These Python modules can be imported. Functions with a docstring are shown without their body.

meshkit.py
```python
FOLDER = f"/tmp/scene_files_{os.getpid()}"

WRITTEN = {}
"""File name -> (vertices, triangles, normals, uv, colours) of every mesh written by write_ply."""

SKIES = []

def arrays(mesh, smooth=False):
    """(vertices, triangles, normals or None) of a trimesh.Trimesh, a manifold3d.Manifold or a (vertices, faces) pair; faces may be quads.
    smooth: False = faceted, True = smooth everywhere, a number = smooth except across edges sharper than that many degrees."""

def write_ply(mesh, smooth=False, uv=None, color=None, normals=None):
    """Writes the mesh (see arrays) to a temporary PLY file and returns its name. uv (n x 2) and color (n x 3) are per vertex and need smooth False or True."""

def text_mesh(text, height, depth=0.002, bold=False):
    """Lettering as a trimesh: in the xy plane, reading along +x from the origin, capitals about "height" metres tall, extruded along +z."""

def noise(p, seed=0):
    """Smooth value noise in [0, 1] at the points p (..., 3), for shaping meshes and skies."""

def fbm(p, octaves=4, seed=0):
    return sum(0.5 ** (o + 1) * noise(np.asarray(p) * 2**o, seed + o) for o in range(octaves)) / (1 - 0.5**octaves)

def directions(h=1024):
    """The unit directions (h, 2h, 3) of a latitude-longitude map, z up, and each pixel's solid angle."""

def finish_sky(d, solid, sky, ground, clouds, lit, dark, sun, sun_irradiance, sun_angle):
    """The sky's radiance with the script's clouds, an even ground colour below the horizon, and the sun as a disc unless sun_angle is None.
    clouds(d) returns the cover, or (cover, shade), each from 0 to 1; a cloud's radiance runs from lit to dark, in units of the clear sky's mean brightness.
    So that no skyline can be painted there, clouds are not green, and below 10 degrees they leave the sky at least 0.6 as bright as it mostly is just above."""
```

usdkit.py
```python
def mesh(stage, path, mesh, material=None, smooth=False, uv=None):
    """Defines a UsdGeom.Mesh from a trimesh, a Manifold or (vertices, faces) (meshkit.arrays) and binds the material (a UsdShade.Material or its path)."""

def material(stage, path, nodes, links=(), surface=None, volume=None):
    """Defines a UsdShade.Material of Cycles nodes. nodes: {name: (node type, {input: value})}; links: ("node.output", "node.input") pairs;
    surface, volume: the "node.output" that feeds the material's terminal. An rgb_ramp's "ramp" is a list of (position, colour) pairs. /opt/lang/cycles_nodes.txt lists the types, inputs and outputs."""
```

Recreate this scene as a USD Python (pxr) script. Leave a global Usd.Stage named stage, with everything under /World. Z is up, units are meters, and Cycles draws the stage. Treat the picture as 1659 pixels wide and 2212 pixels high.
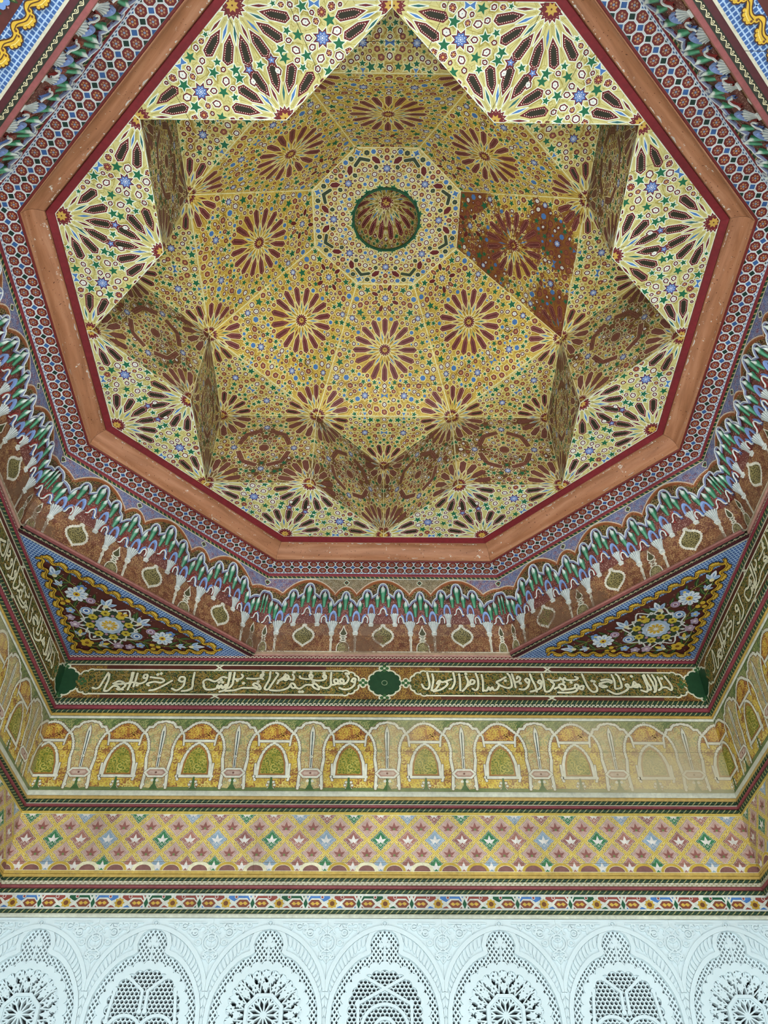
import math, random, numpy as np, trimesh, shapely, usdkit
from shapely import affinity
from shapely.geometry import Polygon, LineString, MultiPoint, Point, box
from shapely.ops import unary_union
import mapbox_earcut
from pxr import Usd, UsdGeom, UsdLux, UsdShade, Gf, Sdf, Vt

stage = Usd.Stage.CreateInMemory()
UsdGeom.SetStageUpAxis(stage, UsdGeom.Tokens.z)
UsdGeom.SetStageMetersPerUnit(stage, 1.0)
UsdGeom.Xform.Define(stage, '/World')
PI = math.pi
Z0 = 6.2                      # height of the octagon opening above the floor

# ---------------------------------------------------------------- camera, sky, exposure
EXPOSURE = 0.75
cam = UsdGeom.Camera.Define(stage, '/World/camera')
def _cam():
    pitch, yaw, roll = 0.7772, 0.0122, -0.0011
    cp, sp, cy, sy = math.cos(pitch), math.sin(pitch), math.cos(yaw), math.sin(yaw)
    f = np.array([cp*sy, cp*cy, sp]); r = np.array([cy, -sy, 0.]); u = np.cross(r, f)
    c, s = math.cos(roll), math.sin(roll)
    r2, u2 = c*r+s*u, -s*r+c*u
    pos = np.array([-0.0564, -3.1104, Z0-4.6092])
    m = np.eye(4); m[0, :3] = r2; m[1, :3] = u2; m[2, :3] = -f; m[3, :3] = pos
    cam.AddTransformOp().Set(Gf.Matrix4d(*m.ravel().tolist()))
_cam()
cam.CreateHorizontalApertureAttr(36.0); cam.CreateVerticalApertureAttr(36.0*2212/1659)
cam.CreateFocalLengthAttr(36.0*1906.3/1659)
cam.CreateClippingRangeAttr(Gf.Vec2f(0.05, 200))
cam.CreateExposureAttr(EXPOSURE)

dome = UsdLux.DomeLight.Define(stage, '/World/sky_light')
dome.CreateColorAttr(Gf.Vec3f(0.80, 0.93, 1.0)); dome.CreateIntensityAttr(0.55)
sun = UsdLux.DistantLight.Define(stage, '/World/sun')            # high sun over the court, falling through the open front onto the floor
sun.CreateIntensityAttr(1.5); sun.CreateNormalizeAttr(True); sun.CreateAngleAttr(0.6); sun.CreateColorAttr(Gf.Vec3f(1.0, 0.97, 0.92))
UsdGeom.Xformable(sun).AddRotateXYZOp().Set(Gf.Vec3f(27.0, -6.0, 0.0))

# ---------------------------------------------------------------- helpers
def lin(h):
    h = h.lstrip('#'); c = np.array([int(h[i:i+2], 16) for i in (0, 2, 4)])/255.
    return np.where(c <= 0.04045, c/12.92, ((c+0.055)/1.055)**2.4)
_names = {}
def numbered(parent, name):
    k = (parent, name); n = _names.get(k, 0); _names[k] = n+1
    return f'{parent}/{name}' + (f'_{n:03d}' if n else '')
def ptag(prim, label=None, cat=None, group=None, kind=None):
    for k, v in (('label', label), ('category', cat), ('group', group), ('kind', kind)):
        if v: prim.SetCustomDataByKey(k, v)
    return prim
def thing(name, label, cat, mtx=None, group=None, kind=None):
    x = UsdGeom.Xform.Define(stage, numbered('/World', name))
    if mtx is not None: x.AddTransformOp().Set(Gf.Matrix4d(*np.asarray(mtx, float).T.ravel().tolist()))
    return ptag(x.GetPrim(), label, cat, group, kind)
def copy_of(src, mtx, label=None, group=None):
    was = src.GetCustomData()
    x = UsdGeom.Xform.Define(stage, numbered('/World', src.GetName().rstrip('0123456789').rstrip('_')))
    x.GetPrim().GetReferences().AddInternalReference(src.GetPath())
    x.ClearXformOpOrder(); 
    op = x.GetPrim().GetAttribute('xformOp:transform')
    x.MakeMatrixXform().Set(Gf.Matrix4d(*np.asarray(mtx, float).T.ravel().tolist()))
    x.GetPrim().SetInstanceable(True)
    return ptag(x.GetPrim(), label or was.get('label'), was.get('category'), group or was.get('group'), was.get('kind'))
def frame(o, x, y):
    o, x, y = (np.asarray(a, float) for a in (o, x, y))
    x = x/np.linalg.norm(x); z = np.cross(x, y); z /= np.linalg.norm(z); y = np.cross(z, x)
    m = np.eye(4); m[:3, 0] = x; m[:3, 1] = y; m[:3, 2] = z; m[:3, 3] = o
    return m
def rotz(a, o=(0, 0, 0)):
    m = np.eye(4); m[0, 0] = m[1, 1] = math.cos(a); m[0, 1] = -math.sin(a); m[1, 0] = math.sin(a); m[:3, 3] = o
    return m
def obj(name, mesh, mat, parent='/World', col=None, smooth=False):
    """One Mesh prim; mesh = (verts, faces) or a trimesh; col = one rgb, or one per vertex (then not smoothed)."""
    pp = parent if isinstance(parent, str) else str(parent.GetPath())
    m = usdkit.mesh(stage, numbered(pp, name), mesh, MAT[mat], smooth=smooth)
    if col is not None:
        col = np.asarray(col, np.float32)
        n = len(m.GetPointsAttr().Get())
        if col.ndim == 1: col = np.tile(col, (n, 1))
        UsdGeom.PrimvarsAPI(m).CreatePrimvar('col', Sdf.ValueTypeNames.Color3fArray, 'vertex').Set(Vt.Vec3fArray.FromNumpy(col))
    return m.GetPrim()

# ---------------------------------------------------------------- flat painted work: coloured polygons laid on a board, a hair above one another
DZ = 0.0004
def polys(g):
    if g is None or g.is_empty: return []
    if g.geom_type == 'Polygon': return [g]
    return [p for q in getattr(g, 'geoms', []) for p in polys(q)]
class Art:
    def __init__(s, clip=None): s.L = []; s.D = []; s.clip = clip
    def add(s, g, col, lev):
        col = lin(col) if isinstance(col, str) else col
        for p in polys(g):
            if p.area > 2e-7: s.L.append((p, col, lev))
    def line(s, pts, w, col, lev, cap=2, join=1):
        s.add(LineString(pts).buffer(w/2, cap_style=cap, join_style=join, quad_segs=3), col, lev)
    def dots(s, pts, r, col, lev):
        if len(pts): s.D.append((np.asarray(pts, float).reshape(-1, 2), r, lin(col) if isinstance(col, str) else col, lev))
    def merge(s, o, fn=None):
        for p, c, l in o.L: s.L.append((p if fn is None else fn(p), c, l))
        for P, r, c, l in o.D: s.D.append((P if fn is None else np.array([fn(Point(*q)).coords[0] for q in P]), r, c, l))
        return s
    def mesh(s, clip=None, fn=None):
        V, F, C, n = [], [], [], 0
        clip = clip if clip is not None else s.clip
        if clip is not None: shapely.prepare(clip)
        if s.L:
            geoms = np.array([p for p, _, _ in s.L], dtype=object)
            if clip is not None:
                hit = shapely.intersects(clip, geoms); inside = np.zeros(len(geoms), bool)
                inside[hit] = shapely.contains_properly(clip, geoms[hit])
        for i, (p, c, l) in enumerate(s.L):
            if clip is not None:
                if not hit[i]: continue
                if not inside[i]: p = p.intersection(clip)
            for q in polys(p):
                if q.area < 1e-7: continue
                rings = [np.asarray(r.coords)[:-1, :2] for r in (q.exterior, *q.interiors)]
                v = np.vstack(rings)
                if len(rings) == 1 and len(v) < 4: t = np.array([[0, 1, 2]])
                else: t = mapbox_earcut.triangulate_float64(v, np.cumsum([len(r) for r in rings]).astype(np.uint32)).reshape(-1, 3)
                if not len(t): continue
                a, b, d = v[t[0][0]], v[t[0][1]], v[t[0][2]]
                if (b[0]-a[0])*(d[1]-a[1])-(b[1]-a[1])*(d[0]-a[0]) < 0: t = t[:, ::-1]
                V.append(np.c_[v, np.full(len(v), l*DZ+(i*7 % 41)*8e-6)]); F.append(t.astype(np.int64)+n); C.append(np.tile(c, (len(v), 1))); n += len(v)
        for P, r, c, l in s.D:
            if clip is not None: P = P[shapely.contains_xy(clip, P[:, 0], P[:, 1])]
            if not len(P): continue
            k = np.array([[1, 0], [.31, .95], [-.81, .59], [-.81, -.59], [.31, -.95]])*r
            v = (P[:, None, :]+k[None]).reshape(-1, 2)
            t = (np.arange(len(P))[:, None, None]*5+np.array([[0, 1, 2], [0, 2, 3], [0, 3, 4]])[None]).reshape(-1, 3)
            V.append(np.c_[v, np.full(len(v), l*DZ)]); F.append(t+n); C.append(np.tile(c, (len(v), 1))); n += len(v)
        if not V: return None
        V = np.vstack(V)
        if fn is not None: V = fn(V)
        return (V, np.vstack(F)), np.vstack(C)
    def put(s, name, mat, parent, clip=None, fn=None):
        r = s.mesh(clip, fn)
        return obj(name, r[0], mat, parent, r[1]) if r else None

def P2(r, a, c=(0, 0)): return (c[0]+r*math.cos(a), c[1]+r*math.sin(a))
def ngon(c, r, n, a0=0.): return Polygon([P2(r, a0+2*PI*i/n, c) for i in range(n)])
def star(c, r, n, ratio=.5, a0=0.): return Polygon([P2(r if i % 2 == 0 else r*ratio, a0+PI*i/n, c) for i in range(2*n)])
def place(g, c, a=0, s=1.): return affinity.affine_transform(g, [s*math.cos(a), -s*math.sin(a), s*math.sin(a), s*math.cos(a), c[0], c[1]])
def along(ring, step):
    ls = LineString(ring) if not isinstance(ring, LineString) else ring
    n = max(int(ls.length/step), 1)
    return [ls.interpolate(i*ls.length/n).coords[0] for i in range(n)]
def rail(pts, closed=False, n=8):
    """Catmull-Rom curve through the points."""
    p = [np.asarray(q, float) for q in pts]
    if closed: p = [p[-1]]+p+[p[0], p[1]]
    else: p = [2*p[0]-p[1]]+p+[2*p[-1]-p[-2]]
    out = []
    for i in range(1, len(p)-2):
        a, b, c, d = p[i-1:i+3]
        for k in range(n):
            t = k/n; out.append(tuple(.5*((2*b)+(c-a)*t+(2*a-5*b+4*c-d)*t*t+(3*b-a-3*c+d)*t**3)))
    out.append(tuple(p[-2])); return out

# ---------------------------------------------------------------- materials
MAT = {}
def paint(name, dirt=.25, flake=None, flake_col=(.10, .045, .03), flake_scale=9., dust=0., dust_col=(.5, .42, .27), rough=.55, bump=.15, only=None):
    """Painted wood: the colour of the mesh's own paint, aged by world-space noise; flake = how much paint has come off."""
    n = {'a': ('attribute', {'attribute': 'col'}), 'g': ('geometry', {}),
         'n1': ('noise_texture', {'scale': 2.3, 'detail': 5., 'roughness': .6}),
         'n2': ('noise_texture', {'scale': 38., 'detail': 4., 'roughness': .65}),
         'r1': ('map_range', {'from_min': .3, 'from_max': .72, 'to_min': 1.-dirt, 'to_max': 1.04, 'clamp': True}),
         'r2': ('map_range', {'from_min': .3, 'from_max': .7, 'to_min': 1.-dirt*.8, 'to_max': 1.08, 'clamp': True}),
         'm': ('math', {'math_type': 'multiply'}),
         'mul': ('mix_color', {'blend_type': 'multiply', 'fac': 1.}),
         'p': ('principled_bsdf', {'roughness': rough, 'specular_ior_level': .35}),
         'b': ('bump', {'strength': bump, 'distance': .004})}
    l = [('g.position', 'n1.vector'), ('g.position', 'n2.vector'), ('n1.fac', 'r1.value'), ('n2.fac', 'r2.value'), ('r1.result', 'm.value1'), ('r2.result', 'm.value2'),
         ('a.color', 'mul.a'), ('m.value', 'mul.b'), ('n2.fac', 'b.height'), ('b.normal', 'p.normal')]
    last = 'mul.result'
    if dust:
        n['nd'] = ('noise_texture', {'scale': 1.1, 'detail': 4., 'roughness': .55}); n['rd'] = ('map_range', {'from_min': .35, 'from_max': .65, 'to_min': 0., 'to_max': dust, 'clamp': True})
        n['md'] = ('mix_color', {'blend_type': 'mix', 'b': dust_col})
        l += [('g.position', 'nd.vector'), ('nd.fac', 'rd.value'), ('rd.result', 'md.fac'), (last, 'md.a')]; last = 'md.result'
    if flake:
        n['nf'] = ('noise_texture', {'scale': flake_scale*.35, 'detail': 3., 'roughness': .5}); n['nh'] = ('noise_texture', {'scale': flake_scale*6, 'detail': 5., 'roughness': .7, 'distortion': .6})
        n['sum'] = ('math', {'math_type': 'multiply_add', 'value2': .55}); n['rf'] = ('map_range', {'from_min': flake[0], 'from_max': flake[0]+.03, 'to_min': 0., 'to_max': flake[1], 'clamp': True})
        n['mf'] = ('mix_color', {'blend_type': 'mix', 'b': flake_col})
        if only:   # the yellow of the straps has come off, the outlined cells have stayed
            n['sc'] = ('separate_color', {}); n['df'] = ('math', {'math_type': 'subtract'}); n['ry'] = ('map_range', {'from_min': only, 'from_max': only+.06, 'clamp': True}); n['my'] = ('math', {'math_type': 'multiply'})
            l += [('a.color', 'sc.color'), ('sc.r', 'df.value1'), ('sc.b', 'df.value2'), ('df.value', 'ry.value'), ('ry.result', 'my.value1'), ('rf.result', 'my.value2')]
        l += [('g.position', 'nf.vector'), ('g.position', 'nh.vector'), ('nh.fac', 'sum.value1'), ('nf.fac', 'sum.value3'), ('sum.value', 'rf.value'), ('my.value' if only else 'rf.result', 'mf.fac'), (last, 'mf.a')]; last = 'mf.result'
    l.append((last, 'p.base_color'))
    MAT[name] = usdkit.material(stage, f'/World/Looks/{name}', n, l, surface='p.BSDF')
def woodmat(name, c1, c2, c3, fleck=None, scale=1., axis=(1, 12, 12), rough=.5):
    n = {'tc': ('texture_coordinate', {}), 'mp': ('mapping', {'scale': axis}), 'n1': ('noise_texture', {'scale': 3.*scale, 'detail': 6., 'roughness': .62, 'distortion': .4}),
         'rp': ('rgb_ramp', {'ramp': [(.25, c1), (.5, c2), (.75, c3)]}),
         'g': ('geometry', {}), 'n2': ('noise_texture', {'scale': 75., 'detail': 2.}), 'rk': ('rgb_ramp', {'ramp': [(.285, (.25, .18, .14)), (.31, (1, 1, 1)), (1, (1, 1, 1))]}),
         'mu': ('mix_color', {'blend_type': 'multiply', 'fac': 1.}), 'p': ('principled_bsdf', {'roughness': rough, 'specular_ior_level': .35}), 'b': ('bump', {'strength': .25, 'distance': .004})}
    l = [('tc.object', 'mp.vector'), ('mp.vector', 'n1.vector'), ('n1.fac', 'rp.fac'), ('g.position', 'n2.vector'), ('n2.fac', 'rk.fac'), ('rp.color', 'mu.a'), ('rk.color', 'mu.b'), ('n1.fac', 'b.height'), ('b.normal', 'p.normal')]
    last = 'mu.result'
    if fleck:
        n['n3'] = ('noise_texture', {'scale': 16., 'detail': 6., 'roughness': .75}); n['rf'] = ('map_range', {'from_min': fleck, 'from_max': fleck+.03, 'clamp': True})
        n['mf'] = ('mix_color', {'blend_type': 'mix', 'b': (.72, .68, .62)})
        l += [('g.position', 'n3.vector'), ('n3.fac', 'rf.value'), ('rf.result', 'mf.fac'), (last, 'mf.a')]; last = 'mf.result'
    l.append((last, 'p.base_color'))
    MAT[name] = usdkit.material(stage, f'/World/Looks/{name}', n, l, surface='p.BSDF')
def plain(name, c, rough=.6, bump=0., scale=30., vary=.12):
    n = {'g': ('geometry', {}), 'n': ('noise_texture', {'scale': scale, 'detail': 5.}), 'n2': ('noise_texture', {'scale': 1.7, 'detail': 4.}),
         'r': ('map_range', {'from_min': .3, 'from_max': .7, 'to_min': 1-vary, 'to_max': 1+vary*.3, 'clamp': True}),
         'mu': ('mix_color', {'blend_type': 'multiply', 'fac': 1., 'a': c}), 'p': ('principled_bsdf', {'roughness': rough, 'specular_ior_level': .3}), 'b': ('bump', {'strength': bump, 'distance': .004})}
    MAT[name] = usdkit.material(stage, f'/World/Looks/{name}', n, [('g.position', 'n.vector'), ('g.position', 'n2.vector'), ('n2.fac', 'r.value'), ('r.result', 'mu.b'), ('mu.result', 'p.base_color'), ('n.fac', 'b.height'), ('b.normal', 'p.normal')], surface='p.BSDF')
paint('painted_boards', dirt=.15)
paint('painted_boards_golden', dirt=.16)
paint('painted_boards_flaked', dirt=.3, flake=(.775, .92), flake_col=(.10, .034, .02), flake_scale=11., only=.40)
paint('painted_boards_bare', dirt=.25, flake=(.735, .95), flake_col=(.19, .045, .016), flake_scale=8., only=.40)
paint('painted_frieze', dirt=.3)
paint('carved_paint', dirt=.3, rough=.42)
paint('painted_frieze_dusty', dirt=.25, dust=.75)
woodmat('orange_wood', (.22, .085, .035), (.40, .17, .085), (.56, .29, .17), fleck=.635, scale=.6, axis=(1, 9, 9))
plain('plaster', (.66, .75, .775), .75, .1, vary=.06)
plain('plaster_shade', (.50, .56, .59), .8, .1)
plain('dark_wood', (.05, .035, .025), .8)
plain('courtyard_stone', (.64, .645, .63), .8, .1, 6.)
plain('render_wall', (.62, .50, .40), .85, .1)
# ---------------------------------------------------------------- interlaced star patterns of the ceiling
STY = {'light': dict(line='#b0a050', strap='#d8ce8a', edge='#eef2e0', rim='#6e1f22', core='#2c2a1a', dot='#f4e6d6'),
       'gold': dict(line='#b4892a', strap='#e3c25e', edge='#f7edb4', rim='#7a2a2c', core='#6e3032', dot='#c9a090'),  # strap paint lightened, standing in for brighter light in the upper ceiling
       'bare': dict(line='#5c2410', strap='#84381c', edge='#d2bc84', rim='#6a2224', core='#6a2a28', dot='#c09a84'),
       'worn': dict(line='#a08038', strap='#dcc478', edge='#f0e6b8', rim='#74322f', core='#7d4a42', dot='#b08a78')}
class Girih:
    """Places the cells of a star pattern; the straps are what is left between them, drawn as each cell's share of the gaps."""
    def __init__(s, region, style, seed=1):
        s.reg = region; s.cells = []; s.deco = []; s.st = STY[style]; s.rng = random.Random(seed)
    def cell(s, g, kind, rim=None, core=None, ang=0., c=None):
        g2 = g.intersection(s.reg.buffer(-.004))
        if g2.is_empty or g2.area < .12*g.area: return
        for o in s.cells:
            if o[0].distance(g2) < .0005 and o[0].intersection(g2).area > .12*g2.area: return
        s.cells.append((g2, kind, c or tuple(g.centroid.coords[0]), ang, g))
    def petal(s, c, a, r0, r1, w):
        L = r1-r0
        s.cell(Polygon([P2(x, a, c) if t == 0 else (c[0]+x*math.cos(a)-t*math.sin(a), c[1]+x*math.sin(a)+t*math.cos(a))
                for x, t in ((r0, 0), (r0+.36*L, w), (r1-.13*L, w*1.08), (r1, 0.), (r1-.13*L, -w*1.08), (r0+.36*L, -w))]), 'petal', ang=a, c=c)
    def hexa(s, c, a, l, w, kind):
        s.cell(Polygon([(c[0]+x*math.cos(a)-t*math.sin(a), c[1]+x*math.sin(a)+t*math.cos(a)) for x, t in ((-l, 0), (-l*.3, w), (l*.55, w*.85), (l*.95, 0), (l*.55, -w*.85), (-l*.3, -w))]), kind, ang=a, c=c)
    def rosette(s, c, a0, n, r0, r1, w, step=PI/8, hexes=True, green=True, hr=1.27, gr=1.19, skip=()):
        s.cell(star(c, r0*.50, 16, .72, a0), 'centre', c=c)
        for i in range(-1, n+1):
            a = a0+(i+.5)*step
            if 0 <= i < n:
                s.petal(c, a, r0, r1, w)
                if hexes and i not in skip: s.hexa(P2(r1*hr, a, c), a+PI, w*1.05, w*.78, 'white')
            g = a0+(i+1)*step
            if i < n:
                s.cell(Polygon([P2(r0*.66, g, c), P2(r0*1.0, g+.05, c), P2(r0*1.35, g, c), P2(r0*1.0, g-.05, c)]), ('blue', 'teal', 'maroon')[i % 3], c=c)
                if green and i+.5 not in skip: s.cell(star(P2(r1*gr, g, c), w*1.25, 5, .42, g+PI), 'green')
    def star8(s, c, a, r, ring=2.35, cols=None):
        s.cell(star(c, r, 8, .56, a), 'star', ang=a, c=c)
        if ring:
            for i in range(8):
                t = a+PI/8+i*PI/4
                s.hexa(P2(r*ring, t, c), t+PI, r*.52, r*.44, cols[i % len(cols)] if cols else ('red', 'red', 'white', 'red')[i % 4])
    def bow(s, c, a, r):
        s.cell(unary_union([Polygon([c, P2(r, a+.55, c), P2(r*.75, a, c), P2(r, a-.55, c)]), Polygon([c, P2(r, a+PI+.55, c), P2(r*.75, a+PI, c), P2(r, a+PI-.55, c)])]).buffer(.0015), 'blue', ang=a, c=c)
    def fill(s, dmin, rmax, tries=5000, kinds=('red', 'white', 'green'), sym=((1, 0, 0, 1, 0, 0),)):
        """Fills the gaps that are left, largest first, each choice repeated by the panel's symmetries."""
        P = np.array([[s.rng.random(), s.rng.random()] for _ in range(tries)]); b = s.reg.bounds
        P = P*[b[2]-b[0], b[3]-b[1]]+[b[0], b[1]]
        P = P[shapely.contains_xy(s.reg, P[:, 0], P[:, 1])]; pts = shapely.points(P)
        d = shapely.distance(pts, s.reg.exterior)*.999
        for g in s.cells: d = np.minimum(d, shapely.distance(pts, g[0]))
        mids = np.array([c[2] for c in s.cells if c[1] in ('star', 'centre')])
        im = lambda c: [np.array([m[0]*c[0]+m[1]*c[1]+m[4], m[2]*c[0]+m[3]*c[1]+m[5]]) for m in sym]
        k = 0
        while len(d):
            i = int(np.argmax(d)); r = d[i]
            if r < dmin: break
            rr = min(r-dmin*.60, rmax); c = P[i]
            near = [q for q in im(c) if np.linalg.norm(q-c) < 2.6*rr]
            c = np.mean(near, 0); kd = kinds[k % len(kinds)]; k += 1; done = []
            for q in im(c):
                if any(np.linalg.norm(q-o) < 1e-3 for o in done): continue
                done.append(q); v = mids[np.argmin(np.linalg.norm(mids-q, axis=1))]-q; a = math.atan2(v[1], v[0]); n = len(s.cells); q = tuple(q)
                if kd == 'green': s.cell(star(q, rr*1.5, 5, .45, a), kd, ang=a, c=q)
                elif kd in ('red', 'white'): s.hexa(q, a+PI, rr*1.2, rr*.95, kd)
                else: s.cell(ngon(q, rr, 6, a), kd, ang=a, c=q)
                for g in s.cells[n:]: d = np.minimum(d, shapely.distance(pts, g[0]))
            d[i] = 0
    def draw(s, A, gap=.0013, ew=.0045):
        st, reg = s.st, s.reg
        pts, own, seen = [], [], set()
        for i, c in enumerate(s.cells):
            g = c[0].boundary; n = max(int(g.length/.009), 6)
            for k in range(n):
                q = g.interpolate(k/n, normalized=True); key = (round(q.x, 4), round(q.y, 4))
                if key not in seen: seen.add(key); pts.append(key); own.append(i)
        vor = shapely.voronoi_polygons(MultiPoint(pts), extend_to=reg.buffer(.05), ordered=True)
        by = {}
        for p, o in zip(vor.geoms, own): by.setdefault(o, []).append(p)
        A.add(reg, st['line'], 1); terr = {}
        for i, ps in by.items():
            t = unary_union(ps).intersection(reg)
            t = t.simplify(.0035)
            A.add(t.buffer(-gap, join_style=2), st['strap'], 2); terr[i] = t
        A.add(reg.difference(reg.buffer(-.005)) if reg.geom_type == 'Polygon' else reg, st['edge'], 2.8)
        for j, (g, kind, c, a, full) in enumerate(s.cells):
            if j in terr:
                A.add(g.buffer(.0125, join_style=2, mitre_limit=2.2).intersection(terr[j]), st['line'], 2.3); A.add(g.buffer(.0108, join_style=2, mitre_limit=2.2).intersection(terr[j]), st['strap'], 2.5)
            A.add(g.buffer(ew, join_style=2, mitre_limit=2.2).intersection(reg), st['edge'], 3)
            if kind == 'petal':
                A.add(g, st['rim'], 4); inn = g.buffer(-.0115, join_style=2)
                A.add(inn, st['core'], 5)
                m = g.buffer(-.0085, join_style=2)
                if not m.is_empty and m.geom_type == 'Polygon': A.dots(along(m.exterior, .0105), .0026, st['dot'], 6)
            elif kind in ('red', 'white'):
                A.add(g, '#6a2022' if kind == 'white' or st is STY['light'] else '#7a3230', 4); inn = g.buffer(-.006 if kind == 'white' else -.005, join_style=2)
                if kind == 'white':
                    A.add(inn, '#ecebe4', 5); A.dots([c], .0032, '#8a94a4', 6)
                else:
                    A.add(inn, '#8a3a2e' if st is STY['light'] else '#a05a44', 5); A.add(place(Point(0, 0).buffer(.006, quad_segs=2), c), '#d8a860', 6)
                    m = g.buffer(-.0045, join_style=2)
                    if st is STY['light'] and m.geom_type == 'Polygon' and not m.is_empty: A.dots(along(m.exterior, .011), .0022, '#e8d8c4', 6)
            elif kind == 'star':
                A.add(g, '#6a2028', 4); r = full.bounds[2]-full.bounds[0]
                A.add(star(c, r*.34, 8, .72, a).intersection(g), '#5a7cc0', 5)
                A.dots([P2(r*.2, a+k*PI/4, c) for k in range(8)]+[P2(r*.11, a+k*PI/4+.39, c) for k in range(8)], .0032, '#dfe4ee', 6); A.dots([c], .006, '#dfe4ee', 6)
            elif kind == 'centre':
                A.add(g, '#74242a', 4); r = full.bounds[2]-full.bounds[0]
                A.add(star(c, r*.26, 8, .6).intersection(g), '#cfa84e', 5); A.dots([P2(r*.35, k*PI/8, c) for k in range(16)], .003, '#d8b49a', 6); A.dots([c], .005, '#5a1c20', 6)
            elif kind == 'bluestar':
                A.add(g, '#6a2028', 4); A.add(g.buffer(-.006, join_style=2), '#6a86c4', 5); A.dots([c], .004, '#e8e8ee', 6)
            else:
                A.add(g, {'green': '#1d6b47', 'blue': '#4f7fc0', 'teal': '#2f6a68', 'maroon': '#6e2226', 'brown': '#7c463a', 'olive': '#3d4a38', 'sky': '#6f9fd0'}[kind], 4)
                if kind == 'brown':
                    m = g.buffer(-.01)
                    if m.geom_type == 'Polygon' and not m.is_empty: A.dots(along(m.exterior, .012), .0024, '#b89080', 5)
                if kind == 'olive': A.dots([c], .003, '#9aa870', 5)
        return A

def boards(reg, cuts, gap=.0022):
    """Splits a panel along its plank joints. cuts: lines as ((x, y), (x, y))."""
    out = [reg]
    for a, b in cuts:
        a, b = np.array(a, float), np.array(b, float); d = (b-a)/np.linalg.norm(b-a)
        k = LineString([a-d*3, b+d*3]).buffer(gap/2, cap_style=2)
        out = [q for p in out for q in polys(p.difference(k))]
    return out
def panel(name, label, cat, mtx, reg, art, mat, cuts, group=None, thick=.014, fn=None):
    t = thing(name, label, cat, mtx, group)
    for b in boards(reg, cuts):
        r = art.mesh(b)
        back = trimesh.creation.extrude_polygon(b.buffer(-thick*1.1, join_style=2), thick, engine='earcut'); back.apply_translation([0, 0, -thick-.0003])
        v, f = np.vstack([r[0][0], back.vertices]), np.vstack([r[0][1], np.asarray(back.faces)+len(r[0][0])])
        if fn is not None: v = fn(v)
        obj('board', (v, f), mat, t, np.vstack([r[1], np.tile(lin('#3a2a1c'), (len(back.vertices), 1))]))
    return t

R8, rI, zN, rN, rS, rM, rT, zT = 2.0, 1.392, .739, 1.368, 1.791, 1.814, .577, 1.459
C8, S8 = math.cos(PI/8), math.sin(PI/8)
SIDES = {'B': 90, 'LL': 135, 'L': 180, 'UL': 225, 'T': 270, 'UR': 315, 'R': 0, 'LR': 45}
WHERE = {'B': 'far side, above the inscription', 'LL': 'far left side', 'L': 'left side', 'UL': 'near left side', 'T': 'near side, at the top of the photo', 'UR': 'near right side', 'R': 'right side', 'LR': 'far right side'}
def pol(r, deg, z): a = math.radians(deg); return np.array([r*math.cos(a), r*math.sin(a), Z0+z])

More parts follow.
